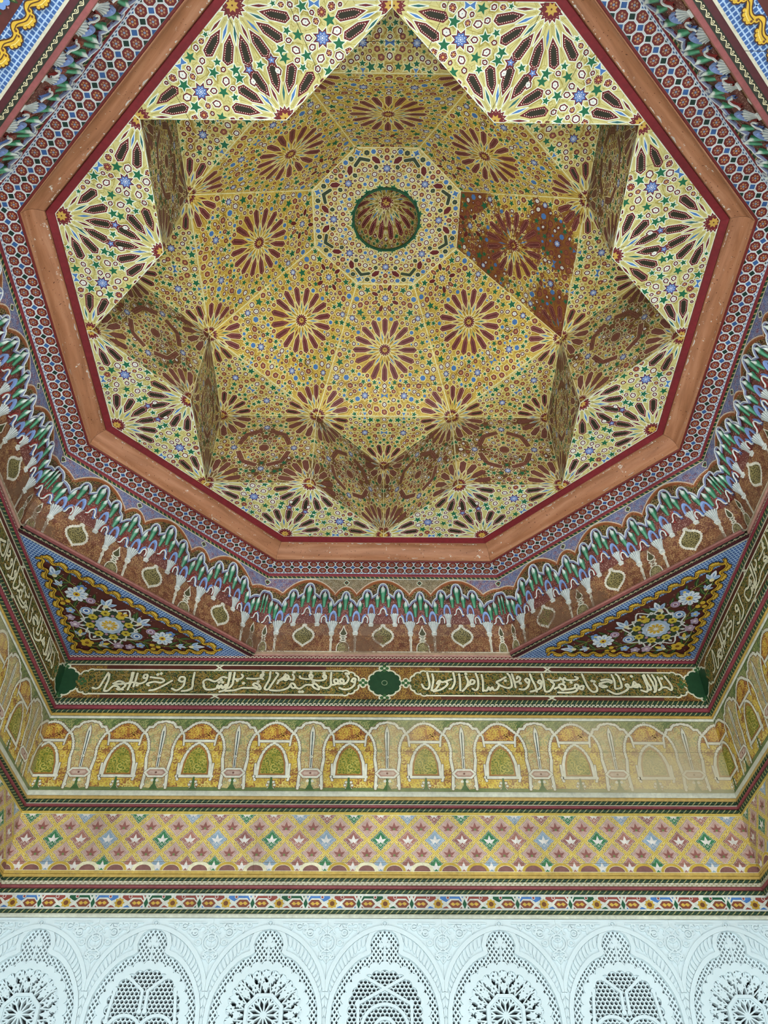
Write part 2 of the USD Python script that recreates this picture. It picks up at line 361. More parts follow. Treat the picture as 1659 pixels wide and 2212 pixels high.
# rhombus soffits at the level of the opening
ap = R8*C8
Mx, My = rM*S8, R8-rM*C8
Iy = R8-rI
kite = Polygon([(0, 0), (ap*S8, R8-ap*C8), (Mx, My), (0, Iy), (-Mx, My), (-ap*S8, R8-ap*C8)])
kite_reg = kite
def kite_art():
    G = Girih(kite_reg, 'light', 3)
    o, i = (0, .035), (0, Iy-.012)
    G.rosette(o, math.radians(22.5), 6, .125, .274, .0235, skip=(2.5,))
    G.rosette(i, math.radians(180+22.5), 6, .125, .274, .0235, skip=(2.5,))
    cy = (Iy+.03)/2
    for s in (-1, 1):
        m = (s*(Mx-.005), My-.012); a = PI if s > 0 else 0.
        G.rosette(m, a-PI/8, 2, .115, .265, .023, hexes=False, green=False)
        c = (s*.335, cy+.003); G.star8(c, 0., .049, 2.32, ('red', 'red', 'white', 'red'))
        G.cell(star((s*.062, cy), .034, 5, .5, 0 if s > 0 else PI), 'bluestar')
        for u in (-1, 1): G.bow((s*.36, cy+u*.148), (-u*s)*PI/8+PI/2*0, .028)
    G.fill(.0195, .025, kinds=('white', 'green', 'red', 'white'), sym=((1, 0, 0, 1, 0, 0), (-1, 0, 0, 1, 0, 0), (1, 0, 0, -1, 0, 2*cy), (-1, 0, 0, -1, 0, 2*cy)))
    return G.draw(Art())
KA = kite_art()
NM = {'BL': 112.5, 'LLc': 157.5, 'Lc': 202.5, 'ULc': 247.5, 'URc': 292.5, 'Rc': 337.5, 'LRc': 22.5, 'BR': 67.5}
CW = {'BL': 'far left of the far side', 'LLc': 'left, between the second and third diamonds from the far end', 'Lc': 'left corner', 'ULc': 'near left corner, large at the top of the photo', 'URc': 'near right corner, large at the top of the photo', 'Rc': 'right corner', 'LRc': 'right, one on from the far end', 'BR': 'far right of the far side'}
KL = {'BL': 'pale diamond star panel left of centre on the far edge of the opening', 'LLc': 'pale diamond star panel at the lower left corner of the octagon', 'Lc': 'pale diamond star panel at the widest left corner of the octagon',
      'ULc': 'large pale diamond star panel hanging over the upper left of the ceiling', 'URc': 'large pale diamond star panel hanging over the upper right of the ceiling', 'Rc': 'pale diamond star panel at the widest right corner of the octagon',
      'LRc': 'pale diamond star panel at the lower right corner of the octagon', 'BR': 'pale diamond star panel right of centre on the far edge of the opening'}
first = None
for k, a in NM.items():
    rr = pol(1, a, 0)-[0, 0, Z0]
    m = frame(pol(R8, a, 0), np.cross(rr, [0, 0, 1]), -rr)
    if first is None: first = panel('diamond_panel', KL[k], 'ceiling panel', m, kite, KA, 'painted_boards', [((-.25, 0), (-.25, 1)), ((.04, 0), (.04, 1)), ((.46, 0), (.46, 1))], 'pale diamond panels round the opening')
    else: copy_of(first, m, KL[k])

# upright faces of the eight-pointed star
def wall_art(wd, ht):
    reg = box(0, 0, wd, ht); G = Girih(reg, 'worn', 5)
    for (x, y), a in (((.012, .012), 0), ((wd-.012, .012), PI/2), ((wd-.012, ht-.012), PI), ((.012, ht-.012), 3*PI/2)):
        G.rosette((x, y), a, 4, .10, .236, .021, hexes=True)
    c = (wd/2, ht/2)
    G.cell(ngon(c, .04, 8, PI/8), 'brown')
    for i in range(4):
        a = i*PI/2
        G.star8(P2(.225, a, c), a, .036, 0)
        G.cell(star(P2(.075, a, c), .02, 5, .45, a), 'green')
        G.hexa(P2(.12, a+.0, c), a, .02, .014, 'red')
        d = a+PI/4
        p = P2(.19, d, c); u = [P2(.19, d-.5, c), P2(.205, d, c), P2(.19, d+.5, c)]
        G.cell(LineString(u).buffer(.019, cap_style=3, join_style=2), 'brown')
        G.hexa(P2(.105, d, c), d, .022, .016, 'white' if i % 2 else 'red'); G.cell(ngon(P2(.148, d, c), .014, 3, d), 'sky')
        for s in (-1, 1): G.hexa(P2(.3, a+s*.2, c), a, .02, .015, 'red'); G.hexa(P2(.15, a+s*.35, c), a, .018, .013, 'red')
    G.fill(.018, .022, kinds=('red', 'white', 'red', 'green'), sym=((1, 0, 0, 1, 0, 0), (-1, 0, 0, 1, wd, 0), (1, 0, 0, -1, 0, ht), (-1, 0, 0, -1, wd, ht)))
    return G.draw(Art())
Mp = {k: (pol(rM, a, 0), pol(rS, a, zN)) for k, a in SIDES.items()}
Ip = {k: (pol(rI, a, 0), pol(rN, a, zN)) for k, a in NM.items()}
wd = np.linalg.norm(Mp['B'][0]-Ip['BL'][0]); ht = np.linalg.norm(Mp['B'][1]-Mp['B'][0])
WA = wall_art(wd, ht); wreg = box(0, 0, wd, ht)
def quad_fn(a, b, c, d):
    """Maps the face's own rectangle onto the quad a, b (bottom), c, d (top), at the far side of the room."""
    n = np.cross(b-a, d-a); n /= np.linalg.norm(n)
    def f(V):
        s, t = V[:, :1]/wd, V[:, 1:2]/ht
        return (1-t)*((1-s)*a+s*b)+t*((1-s)*d+s*c)+V[:, 2:3]*n
    return f
proto2 = {}; SN = {'B': 'far', 'LL': 'lower left', 'L': 'left', 'UL': 'upper left', 'T': 'near', 'UR': 'upper right', 'R': 'right', 'LR': 'lower right'}
nxt = {'B': ('BR', 'BL'), 'LL': ('BL', 'LLc'), 'L': ('LLc', 'Lc'), 'UL': ('Lc', 'ULc'), 'T': ('ULc', 'URc'), 'UR': ('URc', 'Rc'), 'R': ('Rc', 'LRc'), 'LR': ('LRc', 'BR')}
for k, deg in SIDES.items():
    m = rotz(math.radians(deg-90), (0, 0, Z0)); O3 = np.array([0, 0, Z0])
    for w in (0, 1):
        lab = f'worn upright star board, {("clockwise" if w == 0 else "anticlockwise")} half of the {SN[k]} point of the ceiling star'
        if w in proto2: copy_of(proto2[w], m, lab); continue
        M, I = Mp['B'], Ip[nxt['B'][w]]; M, I = [x-O3 for x in M], [x-O3 for x in I]
        q = (M[0], I[0], I[1], M[1]) if w == 0 else (I[0], M[0], M[1], I[1])
        if np.dot(np.cross(q[1]-q[0], q[3]-q[0]), -(q[0]+q[1])) < 0: q = (q[1], q[0], q[3], q[2])
        proto2[w] = panel('upright_star_panel', lab, 'ceiling panel', m, wreg, WA, 'painted_boards_flaked', [((0, .25), (1, .25)), ((0, .5), (1, .5))], 'upright faces of the ceiling star', fn=quad_fn(*q))
# level triangles behind each star point
def tri_art():
    h = rS-rN*C8; b = rN*S8
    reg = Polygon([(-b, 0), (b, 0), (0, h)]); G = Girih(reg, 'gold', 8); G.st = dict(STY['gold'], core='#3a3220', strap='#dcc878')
    G.rosette((0, h-.012), -PI/2-PI/4, 4, .10, .232, .0185)
    for s in (-1, 1):
        G.rosette((s*(b-.012), .006), (PI-PI/4 if s > 0 else 0), 2, .105, .235, .0185)
        G.star8((s*.152, .165), 0., .038, 2.3, ('red', 'red', 'red', 'red', 'red', 'white', 'white', 'red'))
        G.bow((s*.152, .008), PI/2, .024)
    G.bow((0, .165), 0, .03); G.hexa((0, .235), -PI/2, .024, .018, 'white'); G.hexa((0, .095), PI/2, .024, .018, 'white')
    for s in (-1, 1): G.cell(star((s*.05, .04), .024, 5, .45, .3*s), 'green')
    G.fill(.0175, .022, kinds=('green', 'red', 'white'), sym=((1, 0, 0, 1, 0, 0), (-1, 0, 0, 1, 0, 0)))
    return reg, G.draw(Art())
treg, TA = tri_art(); first = None
for k, a in SIDES.items():
    rr = pol(1, a, 0)-[0, 0, Z0]
    m = frame(pol(rN*C8, a, zN), np.cross(rr, [0, 0, -1]), rr)
    if m[2, 2] > 0: m = frame(pol(rN*C8, a, zN), np.cross(rr, [0, 0, 1]), rr)
    lab = f'level triangular star panel inside the {SN[k]} point of the ceiling star'
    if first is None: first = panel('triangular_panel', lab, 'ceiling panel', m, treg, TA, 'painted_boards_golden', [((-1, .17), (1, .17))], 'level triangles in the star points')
    else: copy_of(first, m, lab)

# sloping panels with a sixteen-petal rosette
hb, ht_ = rN*S8, rT*S8
sl = math.hypot((rN-rT)*C8, zT-zN)
preg = Polygon([(-hb, 0), (hb, 0), (ht_, sl), (-ht_, sl)])
def slope_art(style='gold'):
    G = Girih(preg, style, 11)
    for s in (-1, 1):
        G.rosette((s*(hb-.012), .006), (PI-math.radians(65) if s > 0 else math.radians(2)), 3, .105, .235, .0185, step=math.radians(21))
        G.star8((s*.152, .16), 0., .038, 2.3, ('white', 'red', 'red', 'red')); G.bow((s*.152, .008), PI/2, .024)
    G.bow((0, .16), 0, .03); G.hexa((0, .235), -PI/2, .024, .018, 'white'); G.hexa((0, .09), PI/2, .024, .018, 'white')
    c = (0, .515)
    G.rosette(c, PI/16, 16, .10, .25, .0195)
    for s in (-1, 1):
        G.star8((s*.255, .76), 0., .03, 0); G.star8((s*.375, .30), .2, .032, 0)
    c = (0, .915)
    G.star8(c, 0, .034, 0)
    for i in range(8):
        t = PI/8+i*PI/4; G.hexa(P2(.085, t, c), t, .03, .015, 'maroon' if i % 2 else 'red'); G.hexa(P2(.07, t+PI/8, c), t+PI/8, .012, .014, 'olive')
        G.hexa(P2(.12, t+PI/8, c), t+PI/8, .016, .013, 'white')
    G.fill(.0175, .022, kinds=('red', 'white', 'green', 'red', 'blue'), sym=((1, 0, 0, 1, 0, 0), (-1, 0, 0, 1, 0, 0)))
    return G.draw(Art())
SA = slope_art(); first = None
for k, a in SIDES.items():
    rr = pol(1, a, 0)-[0, 0, Z0]
    o = pol(rN*C8, a, zN); top = pol(rT*C8, a, zT)
    m = frame(o, np.cross(rr, [0, 0, 1]), top-o)
    if np.dot(m[:3, 2], -rr) < 0: m = frame(o, np.cross(rr, [0, 0, -1]), top-o)
    lab = {'R': 'sloping sixteen-petal panel on the right, half its paint flaked to red-brown'}.get(k, f'sloping golden panel with a sixteen-petal rosette, {SN[k]} side of the upper ceiling')
    cuts = [((-1, .25), (1, .25)), ((-1, .52), (1, .52)), ((-1, .78), (1, .78))]
    if k == 'R': panel('rosette_panel', lab, 'ceiling panel', m, preg, SA, 'painted_boards_bare', cuts, 'sloping rosette panels')
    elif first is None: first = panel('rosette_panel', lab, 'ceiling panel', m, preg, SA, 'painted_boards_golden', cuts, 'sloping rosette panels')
    else: copy_of(first, m, lab)

# top octagon and the little cupola
RC = .237
def top_art():
    reg = ngon((0, 0), rT, 8, PI/8).difference(Point(0, 0).buffer(RC, quad_segs=12)); G = Girih(reg, 'gold', 13)
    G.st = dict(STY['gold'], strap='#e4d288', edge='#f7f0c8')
    reg2 = Polygon(reg.exterior)
    for i in range(8):
        a = i*PI/4
        G.star8(P2(.385, a, (0, 0)), a, .04, 0)
        for s in (-1, 1):
            G.hexa(P2(.45, a+s*.17, (0, 0)), a+s*.9, .04, .02, 'maroon'); G.hexa(P2(.40, a+s*.19, (0, 0)), a+PI/2, .018, .018, 'olive')
            G.hexa(P2(.505, a+s*.1, (0, 0)), a, .016, .016, 'white')
            G.hexa(P2(.318, a+s*.13, (0, 0)), a, .02, .017, 'red')
        b = a+PI/8
        G.hexa(P2(.29, a, (0, 0)), a+PI, .024, .018, 'white'); G.hexa(P2(.29, b, (0, 0)), b+PI, .024, .018, 'white')
        G.cell(ngon(P2(.405, b, (0, 0)), .02, 8), 'white'); G.cell(LineString([P2(.46, b-.11), P2(.49, b), P2(.46, b+.11)]).buffer(.012, join_style=2), 'olive')
        G.cell(star(P2(.535, b), .026, 4, .5, b), 'blue'); G.cell(ngon(P2(.512, a), .018, 8), 'red'); G.cell(star(P2(.35, b), .018, 4, .5, b), 'blue')
        for q in (a, b): G.cell(star(P2(RC+.012, q+PI/16), .03, 5, .4, q), 'green')
    G.fill(.0165, .02, kinds=('red', 'olive', 'white', 'blue'), sym=[(math.cos(t), -f*math.sin(t), math.sin(t), f*math.cos(t), 0, 0) for t in [i*PI/4 for i in range(8)] for f in (1, -1)])
    return reg, G.draw(Art())
oreg, OA = top_art()
tm = np.diag([1., 1., -1., 1.]); tm = frame([0, 0, Z0+zT], [1, 0, 0], [0, -1, 0])
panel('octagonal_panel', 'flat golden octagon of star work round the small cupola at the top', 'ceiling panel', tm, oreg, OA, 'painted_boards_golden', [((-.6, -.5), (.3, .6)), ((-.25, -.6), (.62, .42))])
def cupola():
    reg = Point(0, 0).buffer(1.0, quad_segs=16); G = Girih(affinity.scale(reg, .3, .3), 'gold', 17)
    G.st = dict(STY['gold'], core='#5a1e24', strap='#b9a050', edge='#e0d49a', line='#7e6420')
    G.rosette((0, 0), 0, 16, .10, .228, .0165, hexes=False)
    for i in range(16): G.hexa(P2(.277, (i+.5)*PI/8), (i+.5)*PI/8, .018, .015, 'white')
    G.fill(.012, .016)
    A = G.draw(Art()); B = Art(); cells = [box(x*.02, y*.02, x*.02+.02, y*.02+.02) for x in range(-16, 16) for y in range(-16, 16)]
    for p, c, l in A.L:
        if p.area < .0007: B.L.append((p.segmentize(.02), c, l)); continue
        for k in cells:
            if k.intersects(p): B.add(p.intersection(k), c, l)
    B.D = A.D; A = B
    def f(V):
        r = np.hypot(V[:, 0], V[:, 1]); t = r/.3*(PI/2); rho = RC-V[:, 2]; s = np.where(r > 1e-9, rho*np.sin(t)/np.maximum(r, 1e-9), rho/.3*PI/2)
        return np.c_[V[:, 0]*s, -V[:, 1]*s, rho*np.cos(t)*1.15]
    t = thing('cupola', 'small domed cupola painted with a sixteen-petal rosette at the very top', 'cupola', rotz(0, (0, 0, Z0+zT)))
    A.put('painted_shell', 'painted_boards_golden', t, fn=f)
    rim = trimesh.creation.annulus(RC-.004, RC+.012, .014, sections=48); rim.apply_translation([0, 0, -.007]); obj('rim', rim, 'painted_frieze', t, lin('#1f5a3c'), smooth=30)
    cap = trimesh.creation.icosphere(3, RC+.012); cap = cap.slice_plane([0, 0, 0], [0, 0, 1]); cap.apply_scale([1, 1, 1.18]); obj('outer_shell', cap, 'dark_wood', t)
cupola()
# ---------------------------------------------------------------- helpers for carved and moulded work
T8 = math.tan(PI/8)
class Mesh3:
    """Collects quads and pieces, with a colour each, into one mesh."""
    def __init__(s): s.V = []; s.F = []; s.C = []; s.n = 0
    def add(s, v, f, c):
        v = np.asarray(v, float); f = np.asarray(f, int)
        if f.shape[1] == 4: f = np.vstack([f[:, [0, 1, 2]], f[:, [0, 2, 3]]])
        c = lin(c) if isinstance(c, str) else np.asarray(c, float)
        s.V.append(v); s.F.append(f+s.n); s.C.append(np.tile(c, (len(v), 1)) if c.ndim == 1 else c); s.n += len(v)
    def quad(s, a, b, c, d, col): s.add([a, b, c, d], [[0, 1, 2, 3]], col)
    def box(s, lo, hi, col):
        m = trimesh.creation.box(bounds=[lo, hi]); s.add(m.vertices, m.faces, col)
    def tm(s, m, col): s.add(m.vertices, m.faces, col)
    def grid(s, P, col, close=False):
        """P: rows x columns x 3; col: one colour or one per vertex (rows x columns x 3)."""
        P = np.asarray(P, float); r, c = P.shape[:2]; i = np.arange(r*c).reshape(r, c)
        q = np.stack([i[:-1, :-1], i[:-1, 1:], i[1:, 1:], i[1:, :-1]], -1).reshape(-1, 4)
        if close: q = np.vstack([q, np.stack([i[:-1, -1], i[:-1, 0], i[1:, 0], i[1:, -1]], -1)])
        cc = np.asarray(lin(col) if isinstance(col, str) else col, float)
        s.add(P.reshape(-1, 3), q, cc if cc.ndim == 1 else cc.reshape(-1, 3))
    def put(s, name, mat, parent, xf=None):
        V = np.vstack(s.V)
        if xf is not None: V = xf(V)
        return obj(name, (V, np.vstack(s.F)), mat, parent, np.vstack(s.C))
def tube(pts, r, n=6, col='#888888', m=None, flat=1.):
    m = m or Mesh3(); p = np.asarray(pts, float); t = np.gradient(p, axis=0); t /= np.linalg.norm(t, axis=1, keepdims=True)+1e-12
    up = np.array([0, -1., .3]); up /= np.linalg.norm(up)
    b = np.cross(t, up); b /= np.linalg.norm(b, axis=1, keepdims=True)+1e-12; u = np.cross(b, t)
    a = np.arange(n)*2*PI/n
    R = p[:, None]+r*(np.cos(a)[None, :, None]*b[:, None]+flat*np.sin(a)[None, :, None]*u[:, None])
    m.grid(R, col, close=True); return m
def curl(size, w, turns, seed):
    rg = random.Random(seed); k = rg.choice((-1, 1)); p = []
    for i in range(11):
        t = i/10; a = k*t*turns*2*PI; r = size*(.52-.40*t); p.append((r*math.cos(a), r*math.sin(a)))
    p = [(p[0][0]+.1*size, p[0][1]-k*size*.55)]+p
    g = LineString(p).buffer(w/2, quad_segs=1, cap_style=2)
    leaf = Polygon([(0, 0), (.22*size, .12*size), (.5*size, 0), (.2*size, -.13*size)])
    return unary_union([g.simplify(w*.2), place(leaf, p[3], 1.+k)])
def scrolls(A, reg, size, col, lev, seed=1, dens=1., w=.16, dots=None, turns=1.0):
    rg = random.Random(seed); tpl = [curl(size, size*w, turns, seed*7+i) for i in range(6)]
    x0, y0, x1, y1 = reg.bounds; st = size*1.05/math.sqrt(dens); shapely.prepare(reg)
    y = y0; row = 0
    while y < y1+st:
        x = x0+(row % 2)*st/2
        while x < x1+st:
            c = (x+rg.uniform(-.25, .25)*st, y+rg.uniform(-.25, .25)*st)
            if reg.contains(Point(c)) or reg.distance(Point(c)) < size*.5:
                g = place(rg.choice(tpl), c, rg.random()*6.28)
                if not reg.contains(g): g = g.intersection(reg)
                A.add(g, col if isinstance(col, str) else rg.choice(col), lev)
                if dots: A.dots([d for d in ((c[0]+size*.5, c[1]+size*.2), (c[0]-size*.4, c[1]+size*.4)) if reg.contains(Point(d))], size*.07, dots, lev+.5)
            x += st
        y += st*.87; row += 1
def scallop(pts, r, step=None, w=None):
    """A line edged with small round lobes."""
    ls = LineString(pts); step = step or r*1.7
    return unary_union([ls.buffer((w or r)*.6, quad_segs=2)]+[Point(p).buffer(r, quad_segs=3) for p in along(ls, step)])
def rope(m, x0, x1, c, r, per, g='#24442c', o='#b9a869', rot=1., span=(-.2, 3.3), fn=None, nth=5, lean=.9):
    """Half-round bead along x, alternate twisted strands standing proud. c = (y, z) of its centre."""
    n = max(int(round((x1-x0)/per)), 1); per = (x1-x0)/n
    th = np.linspace(span[0], span[1], nth)+PI
    for k in range(-1, n+1):
        for a, b, col, rr in ((0, .74, g, r), (.74, 1., o, r*1.1)):
            P = []
            for i, t in enumerate(th):
                s = rot*lean*per*i/(nth-1)
                P.append([[min(max(x0+per*(k+q)+s, x0), x1), c[0]+rr*math.cos(t)*(1), c[1]+rr*math.sin(t)] for q in (a, b)])
            P = np.array(P)
            if P[:, 1, 0].max()-P[:, 0, 0].min() > 1e-6 and (P[:, 1, 0]-P[:, 0, 0]).max() > 1e-6: m.grid(P, col)
    return m
def clip_mitre(V, y0):  # shears a bar's ends along the octagon mitre: x scales with the distance from the axis
    return V

# ---------------------------------------------------------------- the octagon's frame: local space of one side, x along it, y outward, z up from the opening
def oct_strip(m, prof, cols, nx=1):
    for (a0, z0), (a1, z1), c in zip(prof[:-1], prof[1:], cols):
        for i in range(nx):
            f, g = -1+2*i/nx, -1+2*(i+1)/nx
            m.quad((f*a0*T8, a0, z0), (g*a0*T8, a0, z0), (g*a1*T8, a1, z1), (f*a1*T8, a1, z1), c)
def sides(make, name_label, only=None):
    """Builds the thing for the far side and puts a copy on each other side of the octagon."""
    first = None
    for k, deg in SIDES.items():
        if only and k not in only: continue
        m = rotz(math.radians(deg-90), (0, 0, Z0))
        if first is None: first = make(m, name_label(k))
        else: copy_of(first, m, name_label(k))
    return first
WS = {'B': 'far', 'LL': 'far left diagonal', 'L': 'left', 'UL': 'near left diagonal', 'T': 'near', 'UR': 'near right diagonal', 'R': 'right', 'LR': 'far right diagonal'}
RB = (1.8478, 1.893)
def make_beam(mtx, label):
    t = thing('octagon_beam', label, 'beam', mtx, 'orange wooden beams of the octagon')
    m = Mesh3(); oct_strip(m, [(RB[0], .0), (RB[0]+.002, -.012), (RB[1]-.004, -.02), (RB[1], -.016)], ['#7c1e26', '#84222a', '#6a1a20']); m.put('red_fillet', 'painted_frieze', t)
    prof = [(RB[1], -.008)]+[(RB[1]+.004+.088*(1-math.cos(x)) if False else RB[1]+.09*math.sin(x)*.98+.002, -.018-.088*(1-math.cos(x))) for x in np.linspace(0.05, PI/2, 9)]+[(RB[1]+.094, -.112), (RB[1]+.102, -.112)]
    P = np.array([[[s*a*T8*.999, a, z] for s in np.linspace(-1, 1, 9)] for a, z in prof]); q = Mesh3(); q.grid(P, '#a06040')
    b = obj('timber', (np.vstack(q.V), np.vstack(q.F)), 'orange_wood', t, smooth=35)
    g = Mesh3(); rg = random.Random(6)      # white ground showing where the paint has chipped along the edges
    for k in range(46):
        x = rg.uniform(-.74, .74); L = rg.choice((.006, .01, .016, .05)); i, j = rg.choice(((1, 2), (1, 2), (8, 9)))
        (a0, z0), (a1, z1) = prof[i], prof[j]; f0, f1 = rg.uniform(0, .3), rg.uniform(.35, .8); P = []
        for q in range(6):
            u = x+L*(q/5-.5); w = f0+(f1-f0)*(rg.uniform(.4, 1) if 0 < q < 5 else .2); P += [[u, a0+(a1-a0)*f0, z0+(z1-z0)*f0-.0012], [u+.002, a0+(a1-a0)*w, z0+(z1-z0)*w-.0012]]
        g.add(P, [[2*q, 2*q+2, 2*q+3, 2*q+1] for q in range(5)], '#dcd2c8')
    ptag(g.put('chipped_patches', 'painted_frieze', t), kind='stuff')
    m = Mesh3(); oct_strip(m, [(RB[1]+.099, -.116), (RB[1]+.103, -.122), (RB[1]+.112, -.122), (RB[1]+.114, -.112)], ['#7a2a28']*3); m.put('maroon_bead', 'painted_frieze', t)
    return t
sides(make_beam, lambda k: f'worn orange-brown half-round beam along the {WS[k]} side of the octagon')
def band_art():
    a0, a1 = 2.002, 2.142; A = Art(Polygon([(-a0*T8, a0), (a0*T8, a0), (a1*T8, a1), (-a1*T8, a1)]))
    A.add(A.clip, '#dfe6ee', 1); p = .0672; r0 = a0+.037; n = 14
    for j in range(-1, 3):
        for i in range(-n, n+1):
            c = (i*p+p/2, r0+(j-.5)*p); A.add(box(c[0]-p/2, c[1]-p/2, c[0]+p/2, c[1]+p/2), '#3d66a4' if (i+j) % 2 else '#16362c', 2)
    for j in range(2):
        for i in range(-n, n+1):
            c = (i*p, r0+j*p); A.add(ngon(c, p*.56, 8, PI/8), '#e4e8ea', 3); A.add(ngon(c, p*.445, 8, PI/8), '#3c1416', 4); A.add(ngon(c, p*.425, 8, PI/8), '#7c2a28', 5)
            A.dots([P2(p*.2, k*PI/3+i, c) for k in range(6)], p*.085, '#b98a68' if (i*7+j*3) % 3 else '#c98f5e', 6); A.dots([c], p*.1, '#94a0b4', 7)
    A.add(Polygon([(-3, a0-.01), (3, a0-.01), (3, a0+.005), (-3, a0+.005)]), '#e4e8ea', 8); A.add(Polygon([(-3, a1-.012), (3, a1-.012), (3, a1+.01), (-3, a1+.01)]), '#dfe8f2', 8)
    for k in range(-34, 35): A.add(Polygon([(k*.027, a1-.009), (k*.027+.013, a1-.009), (k*.027+.018, a1-.003), (k*.027+.005, a1-.003)]), '#5c6f92', 9)
    return A
BA = band_art()
def make_band(mtx, label):
    t = thing('medallion_band', label, 'painted band', mtx, 'painted bands of red medallions round the octagon')
    BA.put('painted_soffit', 'painted_frieze', t, fn=lambda V: np.c_[V[:, 0], V[:, 1], -.112-V[:, 2]-(V[:, 1]-2.002)*.05])
    m = Mesh3(); oct_strip(m, [(2.142, -.119), (2.146, -.135), (2.153, -.142), (2.155, -.138)], ['#8a3038', '#8a3038', '#6a2028']); m.put('red_fillet', 'painted_frieze', t)
    m = Mesh3(); rope(m, -2.165*T8, 2.165*T8, (2.166, -.143), .0125, .036, span=(-.6, 2.4)); m.put('rope_bead', 'painted_frieze', t)
    return t
sides(make_band, lambda k: f'white net band of red medallions along the {WS[k]} side of the octagon')

# ---------------------------------------------------------------- muqarnas frieze of one side, drawn in u (along, at the wall) and z
def apo(z): return np.interp(-np.asarray(z, float), [.152, .36, .60, .745], [2.168, 2.20, 2.298, 2.315])
_zy = ([39, 80, 122, 164, 206, 253, 304, 355, 407, 459, 507, 550, 594, 637], [-.15, -.197, -.244, -.291, -.338, -.385, -.432, -.478, -.525, -.572, -.619, -.666, -.713, -.76])
def zc(y): return float(np.interp(y, *_zy))          # height of a row of the carving
UH = .965
def fz(u, z, h=0.):
    a = apo(z)-h; return np.stack([np.asarray(u)*a*T8/UH, a, np.asarray(z)+0*a], -1)
def ffn(V): return fz(V[:, 0], V[:, 1], V[:, 2]*1.5+.0005)
BIG, NI = (0., .609, -.609), (.304, -.304)
HB, HN = .2127, .0896
def arch_line(c, h, zs, za, n=24, p=2.1): return [(c+h*t, zs+(za-zs)*(1-abs(t)**p)) for t in np.linspace(-1, 1, n)]
CORN = (.912, -.912)
def top_band():
    L = []
    for c in BIG: L.append((c, HB, zc(155), zc(50)))
    for c in NI: L.append((c, HN, zc(165), zc(105)))
    for c in CORN: L.append((math.copysign(UH, c), UH-.609-HB, zc(160), zc(112)))
    return L
def frieze_art(tan):
    A = Art(box(-UH, zc(300), UH, -.152)); full = A.clip
    below = unary_union([Polygon(arch_line(c, h, zs, za)+[(c+h, -.5), (c-h, -.5)]) for c, h, zs, za in top_band()]).intersection(full)
    A.add(full, '#b8ab92' if tan else '#a7a6bc', 1)
    up = full.difference(below)
    scrolls(A, up, .022, ['#7a6a4a', '#8f7a56'] if tan else ['#5a6ea8', '#8a5468', '#6c7cae'], 2, 3, 1.6, .13)
    if tan:
        e = up.intersection(unary_union([box(-UH, -1, -.62, 0), box(.7, -1, UH, 0)])); A.add(e, '#a9a4b4', 3); scrolls(A, e, .022, ['#5a6ea8', '#8a5468'], 4, 3, 1.6, .13)
    A.add(below, '#33331c', 5); scrolls(A, below, .03, ['#a48c50', '#8a7a44', '#7c4a34'], 6, 5, 1.5, .15, '#c9b98a')
    for c, h, zs, za in top_band():
        g = LineString(arch_line(c, h, zs, za)); b = g.buffer(.0155, cap_style=2, quad_segs=2)
        A.add(affinity.translate(b, 0, -.014).intersection(full), '#9a5a34', 7)
        A.add(scallop(arch_line(c, h, zs, za), .0048, .0105).intersection(full), '#ead9c6', 8)
        A.add(affinity.translate(g.buffer(.0026, cap_style=2), 0, -.009).intersection(full), '#c07a4c', 8)
    A.add(box(-UH, -.161, UH, -.152), '#e6e2d4', 9)
    for c in NI+(UH-.003, -UH+.003):
        for s, col, l in ((.024, '#e6dfc8', 10), (.016, '#2d5a40', 11), (.007, '#8a3a34', 12)): A.add(unary_union([place(Point(0, 0).buffer(s*.55, quad_segs=3), (c+s*.5*dx, zc(76)+s*.5*dy)) for dx, dy in ((1, 0), (-1, 0), (0, 1), (0, -1))]), col, l)
    return A
def zpts(c, P, s=1): return [(c+s*x, zc(y)) for x, y in P]
RIM_B = [(0, 102), (.018, 106), (.033, 121), (.042, 146), (.046, 180), (.062, 188), (.078, 199), (.088, 214), (.091, 184), (.102, 163), (.118, 152), (.136, 151), (.153, 161), (.165, 182), (.170, 212), (.184, 222), (.199, 240), (.2127, 276)]
RIM_N = [(0, 166), (.014, 170), (.026, 184), (.033, 205), (.036, 228), (.052, 232), (.070, 244), (.082, 260), (.0896, 279)]
LOW_B = [(0, 285), (.017, 300), (.025, 328), (.042, 338)], [(.124, 404), (.122, 372), (.137, 352), (.156, 368), (.161, 398), (.172, 408)]
LOW_N = [(0, 350), (.016, 366), (.024, 396), (.042, 408)]
def rim_line():
    P = []
    for c, R in sorted([(c, RIM_B) for c in BIG]+[(c, RIM_N) for c in NI]): P += zpts(c, R[::-1], -1)[(1 if P else 0):]+zpts(c, R, 1)[1:]
    e = [(UH-x*.155/.0896 if False else UH-(UH-.8217)*x/.0896, y) for x, y in RIM_N]
    R = [(x, zc(y)) for x, y in e]            # half a niche at each corner
    return [(-x, z) for x, z in R]+P[1:-1]+R[::-1]
CAPS_A = sorted([c+s*HB for c in BIG for s in (-1, 1)])
CAPS_B = sorted([c+s*.094 for c in BIG for s in (-1, 1)])
